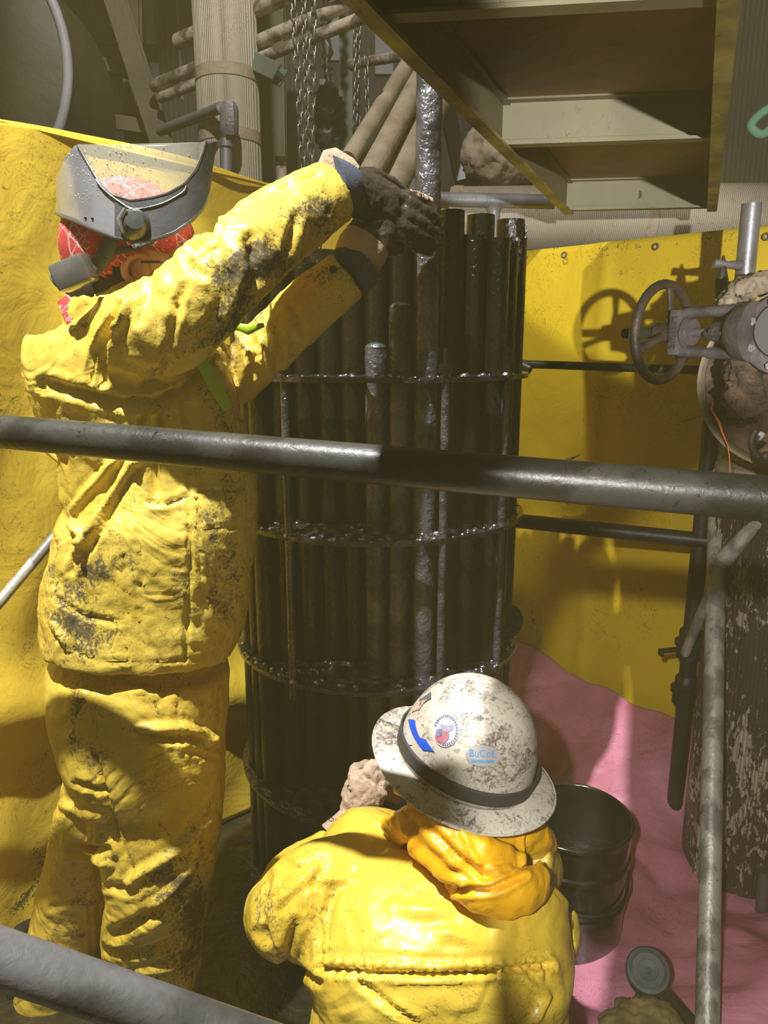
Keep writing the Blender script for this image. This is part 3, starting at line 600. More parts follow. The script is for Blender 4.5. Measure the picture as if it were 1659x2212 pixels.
# ---------------- heat exchanger tube bundle ----------------
BC = V((-.018, 1.95, 0)); RB = .386; RT_ = .0252; PIT = .0555
B = thing('tube_bundle', 'black oil-soaked upright heat exchanger tube bundle with perforated baffles', 'heat exchanger', BC)
lat = []
for r_ in range(-8, 9):
    for c_ in range(-8, 9):
        x = c_ * PIT + (PIT / 2 if r_ % 2 else 0); y = r_ * PIT * .866
        if math.hypot(x, y) < RB - .030: lat.append((x, y))
tall = min(lat, key=lambda q: abs(q[0] - (.098)) + 2 * abs(q[1] + .29))
def baffle_mesh():
    bm = bmesh.new(); loops = [[(RB * math.cos(2 * math.pi * i / 96), RB * math.sin(2 * math.pi * i / 96)) for i in range(96)]]
    rods = [(.15, -.345), (.30, -.22), (-.2, -.31)]
    for x, y in lat:
        if y < .12 and all(math.hypot(x - a, y - b) > .035 for a, b in rods):
            loops.append([(x + .0258 * math.cos(2 * math.pi * i / 14), y + .0258 * math.sin(2 * math.pi * i / 14)) for i in range(14)])
    for lp in loops:
        vs = [bm.verts.new((a, b, 0)) for a, b in lp]
        for i in range(len(vs)): bm.edges.new((vs[i], vs[(i + 1) % len(vs)]))
    bmesh.ops.triangle_fill(bm, use_beauty=True, edges=bm.edges[:])
    g = bmesh.ops.extrude_face_region(bm, geom=bm.faces[:]); bmesh.ops.translate(bm, verts=[e for e in g['geom'] if isinstance(e, bmesh.types.BMVert)], vec=(0, 0, -.011))
    bmesh.ops.recalc_face_normals(bm, faces=bm.faces); me = bpy.data.meshes.new('baffle'); bm.to_mesh(me); bm.free(); me.materials.append(M['oilgrit']); return me
bmesh_ = baffle_mesh()
for z in (1.484, 1.129, .772, .415, .10):
    k = bpy.data.objects.new('baffle', bmesh_); COL.objects.link(k); k.parent = B; k.location = (0, 0, z)
tb = []
for x, y in lat:
    if y < -.195 and x < .25: continue
    if (x, y) == tall: continue
    tb.append((x, y))
tb.sort(key=lambda q: q[1]); zt = 1.80
tm = MB().add(*tube([V((0, 0, .03 + (zt - .03) * i / 24)) for i in range(25)], RT_, 18)).add(*cyl((0, 0, zt - .002), (0, 0, zt + .001), .018, 18))
t0 = tm.build('tube', M['oil'], B); t0.location = (0, 0, 0); me = t0.data
for v in me.vertices: v.co += BC
first = True
for i, (x, y) in enumerate(tb[:92]):
    k = t0 if first else t0.copy()
    if not first: COL.objects.link(k)
    first = False; k.parent = B; k.location = (x, y, random.uniform(-.018, .0) - (.05 if x < -.05 else 0)); k.rotation_euler = (0, 0, random.uniform(0, 6))
rest = MB()
for x, y in tb[92:]: rest.add(*cyl(BC + V((x, y, .03)), BC + V((x, y, zt - .01)), RT_, 12))
if rest.v: k = rest.build('tube', M['oil'], B, label='further tubes at the back of the bundle'); k['kind'] = 'stuff'
# front tie rods with nuts
for x, y, z1 in ((.15, -.345, 1.50), (.30, -.22, 1.50), (-.2, -.31, 1.49)):
    p = BC + V((x, y, 0)); k = MB().add(*tube([p + V((0, 0, .72 + (z1 - .72) * i / 20)) for i in range(21)], .0095, 16)).build('tie_rod', M['oil_lit'], B)
    for zz in (1.49,): MB().add(*cyl(p + V((0, 0, zz)), p + V((0, 0, zz + .022)), .015, 6)).add(*cyl(p + V((0, 0, zz)), p + V((0, 0, zz + .055)), .006, 10)).build('nut', M['oil'], k)
# sludge beads added as pale glints on the front of the baffles
random.seed(3)
for zb, n_ in ((1.484, 120), (1.129, 420), (.772, 420)):
    sb = MB()
    for i in range(n_):
        a_ = random.uniform(R(195), R(345)); rr = RB * random.uniform(.55, .995); x, y = rr * math.cos(a_), rr * math.sin(a_)
        if min(math.hypot(x - p, y - q) for p, q in lat) < .0262 and rr < RB - .03: continue
        r_ = random.choice((.002, .003, .0035, .006)) * random.uniform(.7, 1.2); sb.add(*ell(BC + V((x, y, zb + r_ * .1)), r_ * random.uniform(1, 2), r_ * random.uniform(1, 2), r_, nu=10, nv=6))
    k = sb.build('glint_beads', M['bead'], B); k['kind'] = 'stuff'
# two wider dummy tubes at right rear, stripped seal strip and lug
for px_, Y_, rr, z1 in ((1033, 1.80, .032, 1.84), (1096, 1.93, .034, 1.85), (972, 1.74, .028, 1.84)):
    q = YP(px_, 700, Y_); MB().add(*tube([V((q.x, Y_, .1 + (z1 - .1) * i / 16)) for i in range(17)], rr, 22, caps=True)).build('dummy_tube', M['oil'], B)
q = YP(1108, 600, 1.96); MB().add(*box(V((q.x + .022, 1.97, 1.3)), (.0035, 0, 0), (0, .05, 0), (0, 0, .54))).build('seal_strip', M['oil'], B, smooth=False)
p = YP(1090, 1342, 1.80); MB().add(*lathe([(.018, -.008), (.048, -.008), (.048, .008), (.018, .008), (.018, -.008)], p, (.25, -1, .1), 28)).build('lifting_lug', M['oil'], B)
# lumps of sludge on the upper baffle
for (px_, h, w_) in ((765, .05, .028), (865, .075, .03)):
    q = YP(px_, 795, 1.63)
# sludge glint beads on the baffles
# tall pipe being guided
P0 = BC + V((tall[0], tall[1], 0)); o = thing('tall_tube', 'tall wet oily steel pipe rising from the bundle past the deck, gripped by the worker', 'pipe', (P0.x, P0.y, 1.1))
def bumpy(a, b, r, n=160, m=28, am=.0016):
    v = []; f = []
    for i in range(n + 1):
        p = a.lerp(b, i / n)
        for j in range(m):
            q = 2 * math.pi * j / m; c_ = V((math.cos(q), math.sin(q), 0)); s = p + c_ * r
            d = am * (noise.noise((s.x * 90, s.y * 90, s.z * 60)) + .6 * noise.noise((s.x * 220, s.y * 220, s.z * 150)) + max(0, noise.noise((s.x * 50, s.y * 50, s.z * 25))) * 1.2); v.append(p + c_ * (r + d))
    for i in range(n):
        for j in range(m): f.append((i * m + j, i * m + (j + 1) % m, (i + 1) * m + (j + 1) % m, (i + 1) * m + j))
    return v, f
MB().add(*bumpy(V((P0.x, P0.y, .12)), V((P0.x, P0.y, 2.75)), .0268, 560)).build('tube_wall', M['oil_lit'], o)
# pale tubes added beside it stand in for a patch of light
q = YP(866, 700, 1.66); o = MB().add(*bumpy(V((q.x, 1.675, .12)), V((q.x, 1.675, 1.63)), .0255, 300)).add(*ell(V((q.x, 1.675, 1.63)), .0255, .0255, .012)).build('lit_patch_tube', M['oil_lit']); tag(o, 'pale tube added for the lit patch left of the tall pipe', 'pipe', 'tubes added for the lit patch')
q = YP(812, 760, 1.67); o = MB().add(*bumpy(V((q.x, 1.69, .12)), V((q.x, 1.69, 1.545)), .025, 300)).add(*ell(V((q.x, 1.69, 1.545)), .025, .025, .012)).build('lit_patch_tube', M['oil_lit']); tag(o, 'lower pale tube added for the lit patch, left of the other', 'pipe', 'tubes added for the lit patch')
# small oily pot hanging below the chains
o = MB().add(*lathe([(0, 0), (.06, 0), (.062, .12), (.068, .125), (.068, .13), (.055, .13), (.052, .02), (0, .015)], YP(690, 640, 2.35), (0, 0, 1), 28)).build('chain_bucket', M['oil']); tag(o, 'small black bucket hanging below the short chain ends', 'bucket')
# ---------------- right: insulated oily column ----------------
p = YP(1525, 1430, 1.95); cx = p.x + .165; zt2 = YP(1600, 1010, 1.95).z
o = ribbed('oily_column', (cx, 1.95, 0), (cx, 1.95, zt2), .165, 'fat ribbed column smeared with purple-black oil at the right edge', 'column', 'lagoil', 110)
MB().add(*lathe([(.165, -.02), (.178, -.015), (.178, .004), (.12, .03), (.0, .035)], (cx, 1.95, zt2), (0, 0, 1), 60)).build('top_cap', M['insul'], o)
MB().add(*lathe([(.15, 0), (.158, 0), (.158, .10), (.15, .10)], (cx, 1.95, zt2 + .02), (0, 0, 1), 60)).build('collar', M['lagoil'], o)
# ---------------- gate valve with handwheel ----------------
W = C(1432, 719, 1.78); ax = V((-.60, .80, 0)).normalized()   # axis from body to wheel
o = thing('gate_valve', 'rusty gate valve with spoked handwheel before the yellow tarp', 'valve', W - ax * .2)
wh = MB(); side = ax.cross(V((0, 0, 1))).normalized(); wh.add(*torus(W, .112, .0115, ax, 48, 14, ref=(0, 0, 1)))
for k in range(3):
    a_ = R(8 + 120 * k); d_ = (V((0, 0, 1)) * math.cos(a_) + side * math.sin(a_)); wh.add(*tube([W - ax * .012 + d_ * .018, W - ax * .01 + d_ * .06, W + d_ * .106], [(.013, .008), (.009, .006), (.013, .008)], 12))
wh.add(*cyl(W - ax * .03, W + ax * .015, .024, 24)).add(*cyl(W + ax * .01, W + ax * .028, .017, 6)); wh.build('handwheel', M['iron'], o)
st = []
for i in range(120): st.append((.0125 if i % 2 else .0105))
MB().add(*tube([W - ax * .02 + ax * .13 * i / 119 for i in range(120)], st, 16)).build('threaded_stem', M['green'], o)
def on(s, z=0, e=0): return W - ax * s + V((0, 0, z)) + side * e     # s metres from the wheel toward the body
MB().add(*box(on(.045), ax * .013, side * .028, (0, 0, .052))).build('yoke_head', M['castgrey'], o, bevel=.005)
MB().add(*tube([on(.052), on(.062), on(.08)], [.02, .034, .03], 18)).build('yoke_nut', M['castgrey'], o)
for s in (-1, 1): MB().add(*tube([on(.05, s * .042), on(.08, s * .046), on(.13, s * .046), on(.19, s * .048)], [(.0135, .022)] * 4, 14, uref=(0, 0, 1))).build('yoke_arm', M['castgrey'], o)
MB().add(*cyl(on(.08), on(.19), .010, 16)).build('stem', M['castgrey'], o)
MB().add(*tube([on(.115), on(.13), on(.16)], [.014, .022, .026], 14)).build('packing_gland', M['castgrey'], o)
MB().add(*cyl(on(.12, -.004, -.02), on(.17, -.004, -.03), .006, 10)).add(*cyl(on(.135, .0, -.022), on(.145, 0, -.024), .011, 6)).build('gland_bolt', M['castgrey'], o)
MB().add(*tube([on(.17), on(.19), on(.22)], [.04, .06, .065], 24)).build('bonnet', M['castgrey'], o)
nsd = -side if side.dot(FW) > 0 else side
text('SMITH', .027, M['mark'], on(.045) + nsd * .0290, (0, 0, 1), ax * -1 if (V((0, 0, 1)).cross(-ax)).dot(nsd) > 0 else ax, .0025, 'cast_lettering', o)
# insulated housing with torn jacket round the valve body
HC = C(1716, 822, 1.62); hax = (V((.45, .88, -.05))).normalized()
o = thing('valve_housing', 'torn round insulation jacket with crumbled lining around flange, right edge', 'insulation jacket', HC)
MB().add(*lathe([(.195, .10), (.195, .0), (.197, -.004), (.191, -.004), (.188, .0), (.188, .10)], HC, hax, 72)).build('metal_jacket', M['insul'], o)
MB().add(*torus(HC, .194, .003, hax, 72, 8, ref=(0, 0, 1))).build('rim_edge', M['castgrey'], o)
u_ = V((0, 0, 1)).cross(hax).normalized()
def hp(px_, py_, d_=0.): return C(px_, py_, 1.62 + d_)
lump([ell(hp(1600, 628, .06), .035, .05, .022), ell(hp(1650, 612, .06), .06, .05, .024), ell(hp(1566, 655, .05), .018, .03, .018)], M['insul'], o, 'torn_wrap', .006, .008, 30)
pc = []
random.seed(11)
for px_, py_, r_ in ((1600, 800, .036), (1612, 830, .034), (1585, 845, .022), (1600, 880, .03), (1625, 870, .03)): pc.append(ell(hp(px_, py_, .06), r_ * .95, r_, r_ * 1.05, nu=16, nv=10))
lump(pc, M['rubble'], o, 'rubble_block', .0045, .011, 34, 1)
pc = []
for k in range(46):
    a_ = random.uniform(R(175), R(285)); rr = random.uniform(.11, .172); p = HC + (u_ * math.cos(a_) * -1 * -1 + V((0, 0, 1)) * math.sin(a_)) * rr + hax * random.uniform(.05, .1); r_ = random.uniform(.010, .024)
    ax_ = V((random.uniform(-1, 1), random.uniform(-1, 1), random.uniform(-1, 1))).normalized(); pc.append(box(p, ax_ * r_, ax_.orthogonal().normalized() * r_ * .7, ax_.cross(ax_.orthogonal().normalized()) * r_ * .8))
lump(pc, mat('orange_brown_insulation_crumbs', (.34, .20, .10), (.12, .07, .04), rough=.95, sc=22, bump=1., bsc=60), o, 'crumbled_lining', .004, .006, 50, 1)
MB().add(*lathe([(.0, .10), (.187, .10)], HC, hax, 60)).build('back_lining', M['rubble'], o)
FC = C(1698, 722, 1.60)
MB().add(*lathe([(.0, -.02), (.082, -.02), (.088, -.015), (.088, .02), (.06, .03), (.06, .12)], FC, hax, 60)).build('flange', M['castgrey'], o)
fl_ = MB().add(*lathe([(0, -.03), (.062, -.03), (.064, -.026), (.064, -.018)], FC + V((.0, 0, .008)), hax, 60)).build('blank_disc', M['drk'], o)
for k in range(8):
    a_ = R(20 + 45 * k); p = FC + (u_ * math.cos(a_) + V((0, 0, 1)) * math.sin(a_)) * .073 - hax * .02; MB().add(*cyl(p - hax * .014, p, .009, 6)).build('flange_bolt', M['castgrey'], o)
o = MB().add(*torus(C(1672, 952, 1.5), .042, .0075, (.2, 1, .1), 24, 10, R(60), R(300), ref=(0, 0, 1))).add(*ell(C(1656, 985, 1.5), .012, .01, .01)).build('pipe_hook', M['iron']); tag(o, 'curved rusty hook at the right edge below the flange', 'hook')
o = MB().add(*tube([C(1540, 868, 1.58), C(1537, 885, 1.57), C(1552, 910, 1.57), C(1562, 938, 1.57), C(1572, 962, 1.57)], [.001, .0022, .0025, .0022, .001], 8)).add(*tube([C(1572, 962, 1.57), C(1576, 990, 1.57), C(1577, 1020, 1.57)], .0012, 6)).build('orange_wire', M['orange']); tag(o, 'loose orange wire dangling from the torn jacket edge', 'wire')
o = lump([ell(C(1636, 945, 1.58), .013, .006, .008), ell(C(1645, 938, 1.58), .008, .006, .006)], M['white'], None, 'paper_scrap', .003, .002, 60); tag(o, 'white scrap of paper lying in the crumbled lining', 'scrap')
# ---------------- drum ----------------
DC = V((.50, 1.72, 0)); o = thing('steel_drum', 'open glossy black steel drum half full of oil beside crouching worker', 'drum', DC)
prof = [(0, .01), (.128, .01), (.135, 0), (.140, .012), (.140, .12), (.145, .125), (.145, .135), (.140, .14), (.143, .24), (.148, .245), (.148, .255), (.143, .26), (.147, .34)]
MB().add(*lathe(prof + [(.141, .34), (.134, .02), (0, .02)], DC, (0, 0, 1), 64)).build('drum_body', M['drum'], o)
MB().add(*torus(DC + V((0, 0, .343)), .146, .006, (0, 0, 1), 64, 10)).build('rolled_rim', M['drum'], o)
MB().add(*lathe([(0, 0), (.138, 0)], DC + V((0, 0, .17)), (0, 0, 1), 48)).build('oil_surface', M['oil'], o)
a = DC + V((.145, -.05, .17)); MB().add(*tube([DC + V((.148 * math.cos(t), .148 * math.sin(t), .19 - .03 * math.sin((t + 2.6) / 2.6 * math.pi))) for t in np.linspace(-2.6, 0, 20)], .0035, 8)).build('wire_handle', M['drum'], o)
# ---------------- mallet and rag ----------------
q = C(1400, 2098, 1.62); nrm = (CAM - q).normalized(); nrm = (nrm + V((0, 0, .25))).normalized()
o = thing('rubber_mallet', 'round grey rubber mallet with dark handle on pink sheet', 'mallet', q)
MB().add(*lathe([(0, .018), (.006, .018), (.007, .016), (.02, .0175), (.021, .0165), (.033, .017), (.034, .016), (.044, .015), (.047, .010), (.047, -.035), (.03, -.05), (0, -.05)], q, nrm, 48)).build('head', M['rub'], o)
MB().add(*ell(q + nrm * .019, .004, .004, .003)).build('screw', M['castgrey'], o)
e = C(1560, 2280, 1.60); MB().add(*tube([q - nrm * .02 + (e - q) * t for t in (.1, .3, .7, 1)], [.010, .013, .015, .015], 14)).build('handle', M['wood'], o)
o = lump([ell(C(1400, 2215, 1.56), .075, .07, .035), ell(C(1350, 2230, 1.54), .05, .05, .03)], mat('oily_tan_rag', (.30, .24, .09), (.14, .11, .04), rough=.8, sc=15), None, 'oily_rag', .006, .008, 22); tag(o, 'oily tan rag heaped on the floor below the mallet', 'rag')
# ---------------- head builder ----------------
def head(parent, c, fwd, upv, s=1., hairy=True):
    fwd = V(fwd).normalized(); upv = V(upv); upv = (upv - fwd * upv.dot(fwd)).normalized(); lf = upv.cross(fwd)
    mt = Matrix((fwd, lf, upv)).transposed(); c = V(c)
    def L(x, y, z): return c + mt @ V((x * s, y * s, z * s))
    pc = [ell(L(-.008, 0, .02), .098 * s, .076 * s, .10 * s, mt), ell(L(.035, 0, -.055), .058 * s, .052 * s, .06 * s, mt), ell(L(.055, 0, -.02), .04 * s, .05 * s, .06 * s, mt),
          tube([L(.092, 0, .02), L(.104, 0, -.005), L(.118, 0, -.022), L(.100, 0, -.03)], [.006 * s, .009 * s, .012 * s, .008 * s], 10),
          tube([L(.088, .03, .026), L(.095, 0, .03), L(.088, -.03, .026)], [.008 * s, .009 * s, .008 * s], 8),
          tube([L(.088, .02, -.056), L(.098, 0, -.054), L(.088, -.02, -.056)], [.004 * s, .006 * s, .004 * s], 8), tube([L(.086, .018, -.067), L(.094, 0, -.067), L(.086, -.018, -.067)], [.004 * s, .006 * s, .004 * s], 8),
          ell(L(.075, 0, -.095), .022 * s, .025 * s, .02 * s, mt), tube([L(-.02, 0, -.05), L(-.03, 0, -.10), L(-.035, 0, -.17)], [.056 * s, .054 * s, .058 * s], 18)]
    h = cloth('head', pc, M['skin'], parent, .004, 4, wr=0)
    for sd in (1, -1):
        e = MB().add(*torus(L(-.002, sd * .078, -.008), .022 * s, .006 * s, mt @ V((.25, sd, 0)), 20, 8, ref=mt @ V((0, 0, 1)))).add(*ell(L(.002, sd * .076, -.012), .014 * s, .005 * s, .022 * s, mt)).add(*ell(L(.006, sd * .079, -.034), .009 * s, .006 * s, .011 * s, mt)).build('ear', M['skin'], h)
        MB().add(*ell(L(.083, sd * .030, .010), .012 * s, .013 * s, .010 * s, mt)).build('eye', M['white'], h)
    if hairy:
        MB().add(*ell(L(-.022, 0, .012), .100 * s, .083 * s, .106 * s, mt, 40, 30, cut=lambda p: (lambda q: q.x < .055 - max(0, -q.z) * 1.1 - (.05 if q.z < -.01 else 0) and q.z > -.085)(mt.transposed() @ (p - c)))).build('hair', M['hair'], h)
    return h, L, mt
def glove(parent, name, rows, fingers, mt, stains=(), vox=.0042, wr=.0018, label=None):
    pc = [limb(rows, 20, .6)] + [limb(f_, 12, 1., 3) for f_ in fingers]
    return cloth(name, pc, mt, parent, vox, 3, stains=stains, wr=wr, wsc=38, label=label)
# ================= standing worker =================
P1 = thing('person', 'standing person in oil-smeared yellow rain suit and red bandana, gripping the tall pipe', 'person', (-.42, 1.4, 0))
torso = trunk([(612, 175, 290, 1.40, .06), (640, 140, 330, 1.40, .09), (680, 112, 410, 1.40, .12), (730, 88, 455, 1.40, .14), (790, 67, 478, 1.40, .15), (870, 98, 505, 1.40, .14), (950, 134, 530, 1.40, .13), (1040, 138, 552, 1.40, .13),
               (1110, 153, 552, 1.40, .155), (1180, 134, 546, 1.40, .16), (1250, 118, 538, 1.40, .158), (1300, 106, 530, 1.40, .164), (1345, 103, 516, 1.40, .168), (1368, 106, 504, 1.40, .170), (1382, 108, 502, 1.40, .170)])
armA = limb([(250, 740, 1.34, 85), (310, 722, 1.28, 106), (390, 680, 1.27, 102), (470, 604, 1.28, 96), (530, 550, 1.31, 90), (600, 492, 1.38, 84), (670, 445, 1.42, 76), (722, 412, 1.45, 66)], 32, .9)
armB = limb([(380, 760, 1.47, 70), (450, 800, 1.49, 66), (505, 815, 1.50, 60), (545, 780, 1.50, 60), (610, 715, 1.50, 62), (680, 650, 1.50, 60), (752, 592, 1.50, 56)], 28, .8)
folds = [([(262, 660), (225, 740), (222, 830)], 8, -.016), ([(240, 700), (205, 770), (195, 830)], 7, -.012), ([(290, 640), (250, 720)], 9, .012), ([(200, 650), (150, 700)], 9, -.010),
         ([(100, 830), (180, 850), (260, 870), (330, 868)], 12, -.014), ([(330, 868), (400, 845), (470, 770)], 12, -.016), ([(320, 880), (300, 930), (290, 960)], 8, -.012), ([(350, 870), (345, 940)], 7, -.012), ([(380, 870), (400, 950), (410, 1000)], 8, .014),
         ([(345, 900), (330, 1000), (340, 1080)], 11, -.016), ([(300, 985), (230, 1100), (170, 1190)], 11, .015), ([(255, 985), (190, 1060), (150, 1110)], 9, .010), ([(290, 1010), (215, 1140), (160, 1230)], 9, -.014),
         ([(258, 1060), (270, 1180), (275, 1300), (278, 1430)], 3.5, -.005), ([(296, 1000), (303, 1200), (308, 1430)], 3, -.004), ([(405, 1000), (412, 1200), (400, 1430)], 5, -.006), ([(410, 1060), (480, 1062), (535, 1058)], 4, -.005), ([(415, 1140), (540, 1140)], 4, -.004), ([(425, 1060), (425, 1140)], 3, -.004),
         ([(425, 1170), (440, 1290), (480, 1300), (500, 1240)], 4, -.004), ([(315, 1085), (360, 1090), (410, 1070)], 5, -.005), ([(120, 1380), (200, 1425), (300, 1432), (430, 1422)], 4, -.005),
         ([(430, 505), (560, 425), (690, 375)], 5, -.006), ([(460, 480), (445, 520), (400, 545)], 9, -.012), ([(540, 520), (560, 600), (525, 650)], 13, -.014), ([(400, 560), (440, 600)], 8, -.010), ([(470, 560), (500, 640), (480, 700)], 12, .012),
         ([(330, 600), (300, 700)], 8, -.008), ([(395, 620), (370, 720), (360, 800)], 9, -.008), ([(480, 760), (420, 790), (330, 850)], 12, .012), ([(600, 700), (605, 760), (600, 800)], 8, -.010), ([(560, 720), (580, 790)], 7, .009), ([(630, 660), (655, 720)], 7, -.008),
         ([(810, 640), (700, 735), (620, 800)], 4, -.006), ([(500, 700), (540, 760), (520, 830)], 8, .010), ([(640, 470), (620, 540)], 10, -.008), ([(150, 1130), (190, 1180), (165, 1230)], 8, .012), ([(120, 1290), (180, 1330), (260, 1345)], 6, -.006), ([(110, 1340), (150, 1400)], 6, .008)]
stains = [(160, 1290, 60, 90, .40), (200, 1240, 40, 40, .2), (150, 1370, 50, 50, .3), (250, 1400, 90, 22, .26), (350, 1410, 60, 20, .26), (385, 1250, 22, 60, .28), (470, 1090, 50, 80, .22), (480, 1220, 50, 100, .24), (480, 1340, 45, 60, .25), (500, 960, 40, 80, .12),
          (560, 520, 60, 40, .22), (480, 570, 60, 50, .26), (520, 640, 60, 70, .36), (640, 450, 50, 25, .24), (700, 470, 45, 50, .5), (600, 570, 90, 40, .5), (500, 720, 60, 60, .3), (440, 740, 50, 40, .18), (350, 800, 120, 30, .1), (245, 720, 18, 60, .12), (130, 880, 22, 25, .22), (455, 860, 30, 50, .16), (690, 590, 40, 40, .10), (640, 740, 40, 40, .08), (200, 1130, 20, 30, .12)]
jk = cloth('rain_jacket', [torso, armA, armB], M['jacket'], P1, .0065, 3, folds, stains, .0026, 15)
col = limb([(212, 648, 1.40, 66), (222, 628, 1.395, 58)], 28, .9, caps=False)
k = MB().add(*col).build('collar', M['jacket'], jk); solid(k, .004)
MB().add(*tube([YP(432, 775, 1.262), YP(465, 830, 1.262), YP(492, 885, 1.27)], [(.010, .002), (.013, .002), (.008, .002)], 10, uref=RT)).build('reflective_strip', M['lime'], jk)
MB().add(*tube([YP(512, 705, 1.43), YP(535, 712, 1.428), YP(570, 702, 1.44)], [(.006, .003), (.010, .004), (.004, .002)], 10, uref=(0, 0, 1))).build('reflective_strip', M['lime'], jk)
q = YP(720, 583, 1.44); MB().add(*lathe([(0, .004), (.003, .004), (.004, .002), (.006, .002), (.007, .003), (.008, 0)], q, (-.2, -1, .3), 20)).build('snap_button', M['castgrey'], jk)
# trousers: near leg and far leg
legN = trunk([(1385, 140, 470, 1.40, .125), (1440, 118, 488, 1.40, .155), (1530, 124, 490, 1.38, .165), (1620, 152, 484, 1.36, .16), (1700, 182, 482, 1.36, .13), (1800, 214, 474, 1.34, .12), (1890, 236, 455, 1.33, .11), (1990, 232, 440, 1.35, .105), (2080, 230, 432, 1.37, .10), (2180, 232, 415, 1.38, .10), (2240, 240, 405, 1.385, .095)])
legF = trunk([(1560, 130, 330, 1.48, .10), (1660, 150, 290, 1.50, .10), (1750, 128, 262, 1.51, .10), (1850, 108, 252, 1.52, .095), (1950, 82, 232, 1.53, .09), (2050, 62, 205, 1.53, .09), (2130, 42, 178, 1.53, .085), (2192, 28, 156, 1.53, .08)])
pf = [([(380, 1440), (385, 1560), (400, 1700), (415, 1770)], 3, -.004), ([(310, 1575), (400, 1570), (470, 1600)], 9, .012), ([(300, 1590), (380, 1598), (450, 1592)], 8, -.012), ([(460, 1760), (380, 1840), (280, 1900)], 9, .012), ([(200, 1620), (240, 1760), (285, 1895)], 7, -.008), ([(240, 1915), (290, 1925)], 8, -.012),
      ([(440, 1870), (360, 1960), (250, 2015)], 12, -.016), ([(460, 1840), (400, 1900), (330, 1960)], 9, .010), ([(165, 1690), (230, 1712)], 6, -.010), ([(135, 1740), (220, 1770)], 8, .010), ([(150, 1830), (235, 1835)], 8, -.012), ([(120, 1855), (200, 1850), (235, 1870)], 8, .010), ([(400, 1620), (470, 1640)], 6, -.006), ([(110, 1960), (180, 1940)], 6, -.007),
      ([(400, 1680), (465, 1690)], 5, -.005), ([(250, 1480), (330, 1500)], 12, .008), ([(235, 2050), (300, 2060), (380, 2030)], 9, -.010), ([(300, 2100), (400, 2080)], 8, .010), ([(375, 2000), (378, 2200)], 3, -.004), ([(195, 1960), (200, 2090)], 4, -.005), ([(200, 1790), (210, 1900)], 4, -.004)]
ps = [(165, 1530, 22, 90, .38), (205, 1640, 26, 50, .3), (240, 1720, 30, 40, .2), (330, 1690, 40, 30, .2), (290, 1820, 70, 50, .2), (360, 1910, 60, 60, .34), (400, 1950, 50, 70, .3), (420, 2000, 30, 90, .35), (360, 2080, 70, 50, .28), (300, 1540, 60, 30, .12), (460, 1540, 30, 60, .16), (330, 2130, 90, 40, .2), (180, 1960, 30, 80, .14), (160, 1780, 30, 30, .16), (440, 1820, 40, 60, .2), (120, 2050, 60, 20, .2), (300, 1990, 40, 30, .16)]
cloth('rain_trousers', [legN, legF], M['pants'], P1, .007, 3, pf, ps, .0026, 12)
for px_, Y_, dx in ((320, 1.385, .05), (92, 1.53, .04)):
    b_ = YP(px_, 2230, Y_); b_.z = 0
    cloth('boot', [tube([b_ + V((0, 0, .16)), b_ + V((0, 0, .06)), b_ + V((.0, 0, .02))], [.052, .05, .05], 16), tube([b_ + V((-.05, 0, .04)), b_ + V((.05, -.01, .045)), b_ + V((.14, -.02, .04)), b_ + V((.19, -.03, .03))], [(.042, .03), (.048, .034), (.05, .032), (.035, .02)], 16, uref=(0, 1, 0)), box(b_ + V((.07, -.01, .008)), (.13, -.015, 0), (0, .045, 0), (0, 0, .009))], M['boot'], P1, .006, 3, wr=0)
# head, bandana
hc = YP(292, 566, 1.39); hd, HL, hm = head(P1, hc, (.90, .40, -.16), (.12, -.10, 1), 1.08, False)
hmT = hm.transposed()
MB().add(*ell(HL(-.03, 0, -.04), .085, .084, .075, hm, 40, 30, cut=lambda p: (hmT @ (p - hc)).x < .01)).build('hair', M['hair'], hd)
def bcut(p):
    q = hmT @ (p - hc); return q.z > .022 + q.x * .02 if q.x > .0 else q.z > .022 + q.x * 1.25
bn = MB().add(*ell(HL(-.010, 0, .018), .116, .096, .118, hm, 64, 48, cut=bcut)).build('bandana', M['band'], hd); solid(bn, .003)
t0_ = HL(-.10, -.02, -.075); MB().add(*tube([t0_, t0_ + V((.02, -.02, -.03)), t0_ + V((.05, -.02, -.05))], [(.004, .018), (.004, .02), (.002, .012)], 12, uref=-FW)).build('bandana_knot', M['band'], hd)
# headlamp pack and straps
k = MB().add(*box(YP(160, 590, 1.25), (.028, 0, .011), (0, .02, 0), V((-.011, 0, .028)) * .72)).build('lamp_battery_pack', M['lamp'], hd, bevel=.006)
MB().add(*tube([YP(122, 612, 1.25), YP(135, 602, 1.25), YP(142, 597, 1.25)], [.016, .019, .016], 20)).build('end_cap', M['lamp'], k)
def on_head(px_, py_, e=.0):   # point on the surface of the head seen at this pixel
    o_ = hmT @ (CAM - HL(-.010, 0, .018)); d_ = FW + RT * ((px_ - 829.5) / F) + UP * ((1106 - py_) / F); dd = hmT @ d_; r_ = V((.119 + e, .099 + e, .121 + e))
    A = sum((dd[i] / r_[i]) ** 2 for i in range(3)); Bq = 2 * sum(o_[i] * dd[i] / r_[i] ** 2 for i in range(3)); Cq = sum((o_[i] / r_[i]) ** 2 for i in range(3)) - 1
    D = Bq * Bq - 4 * A * Cq; t = (-Bq - math.sqrt(max(D, 0))) / (2 * A); return CAM + d_ * t
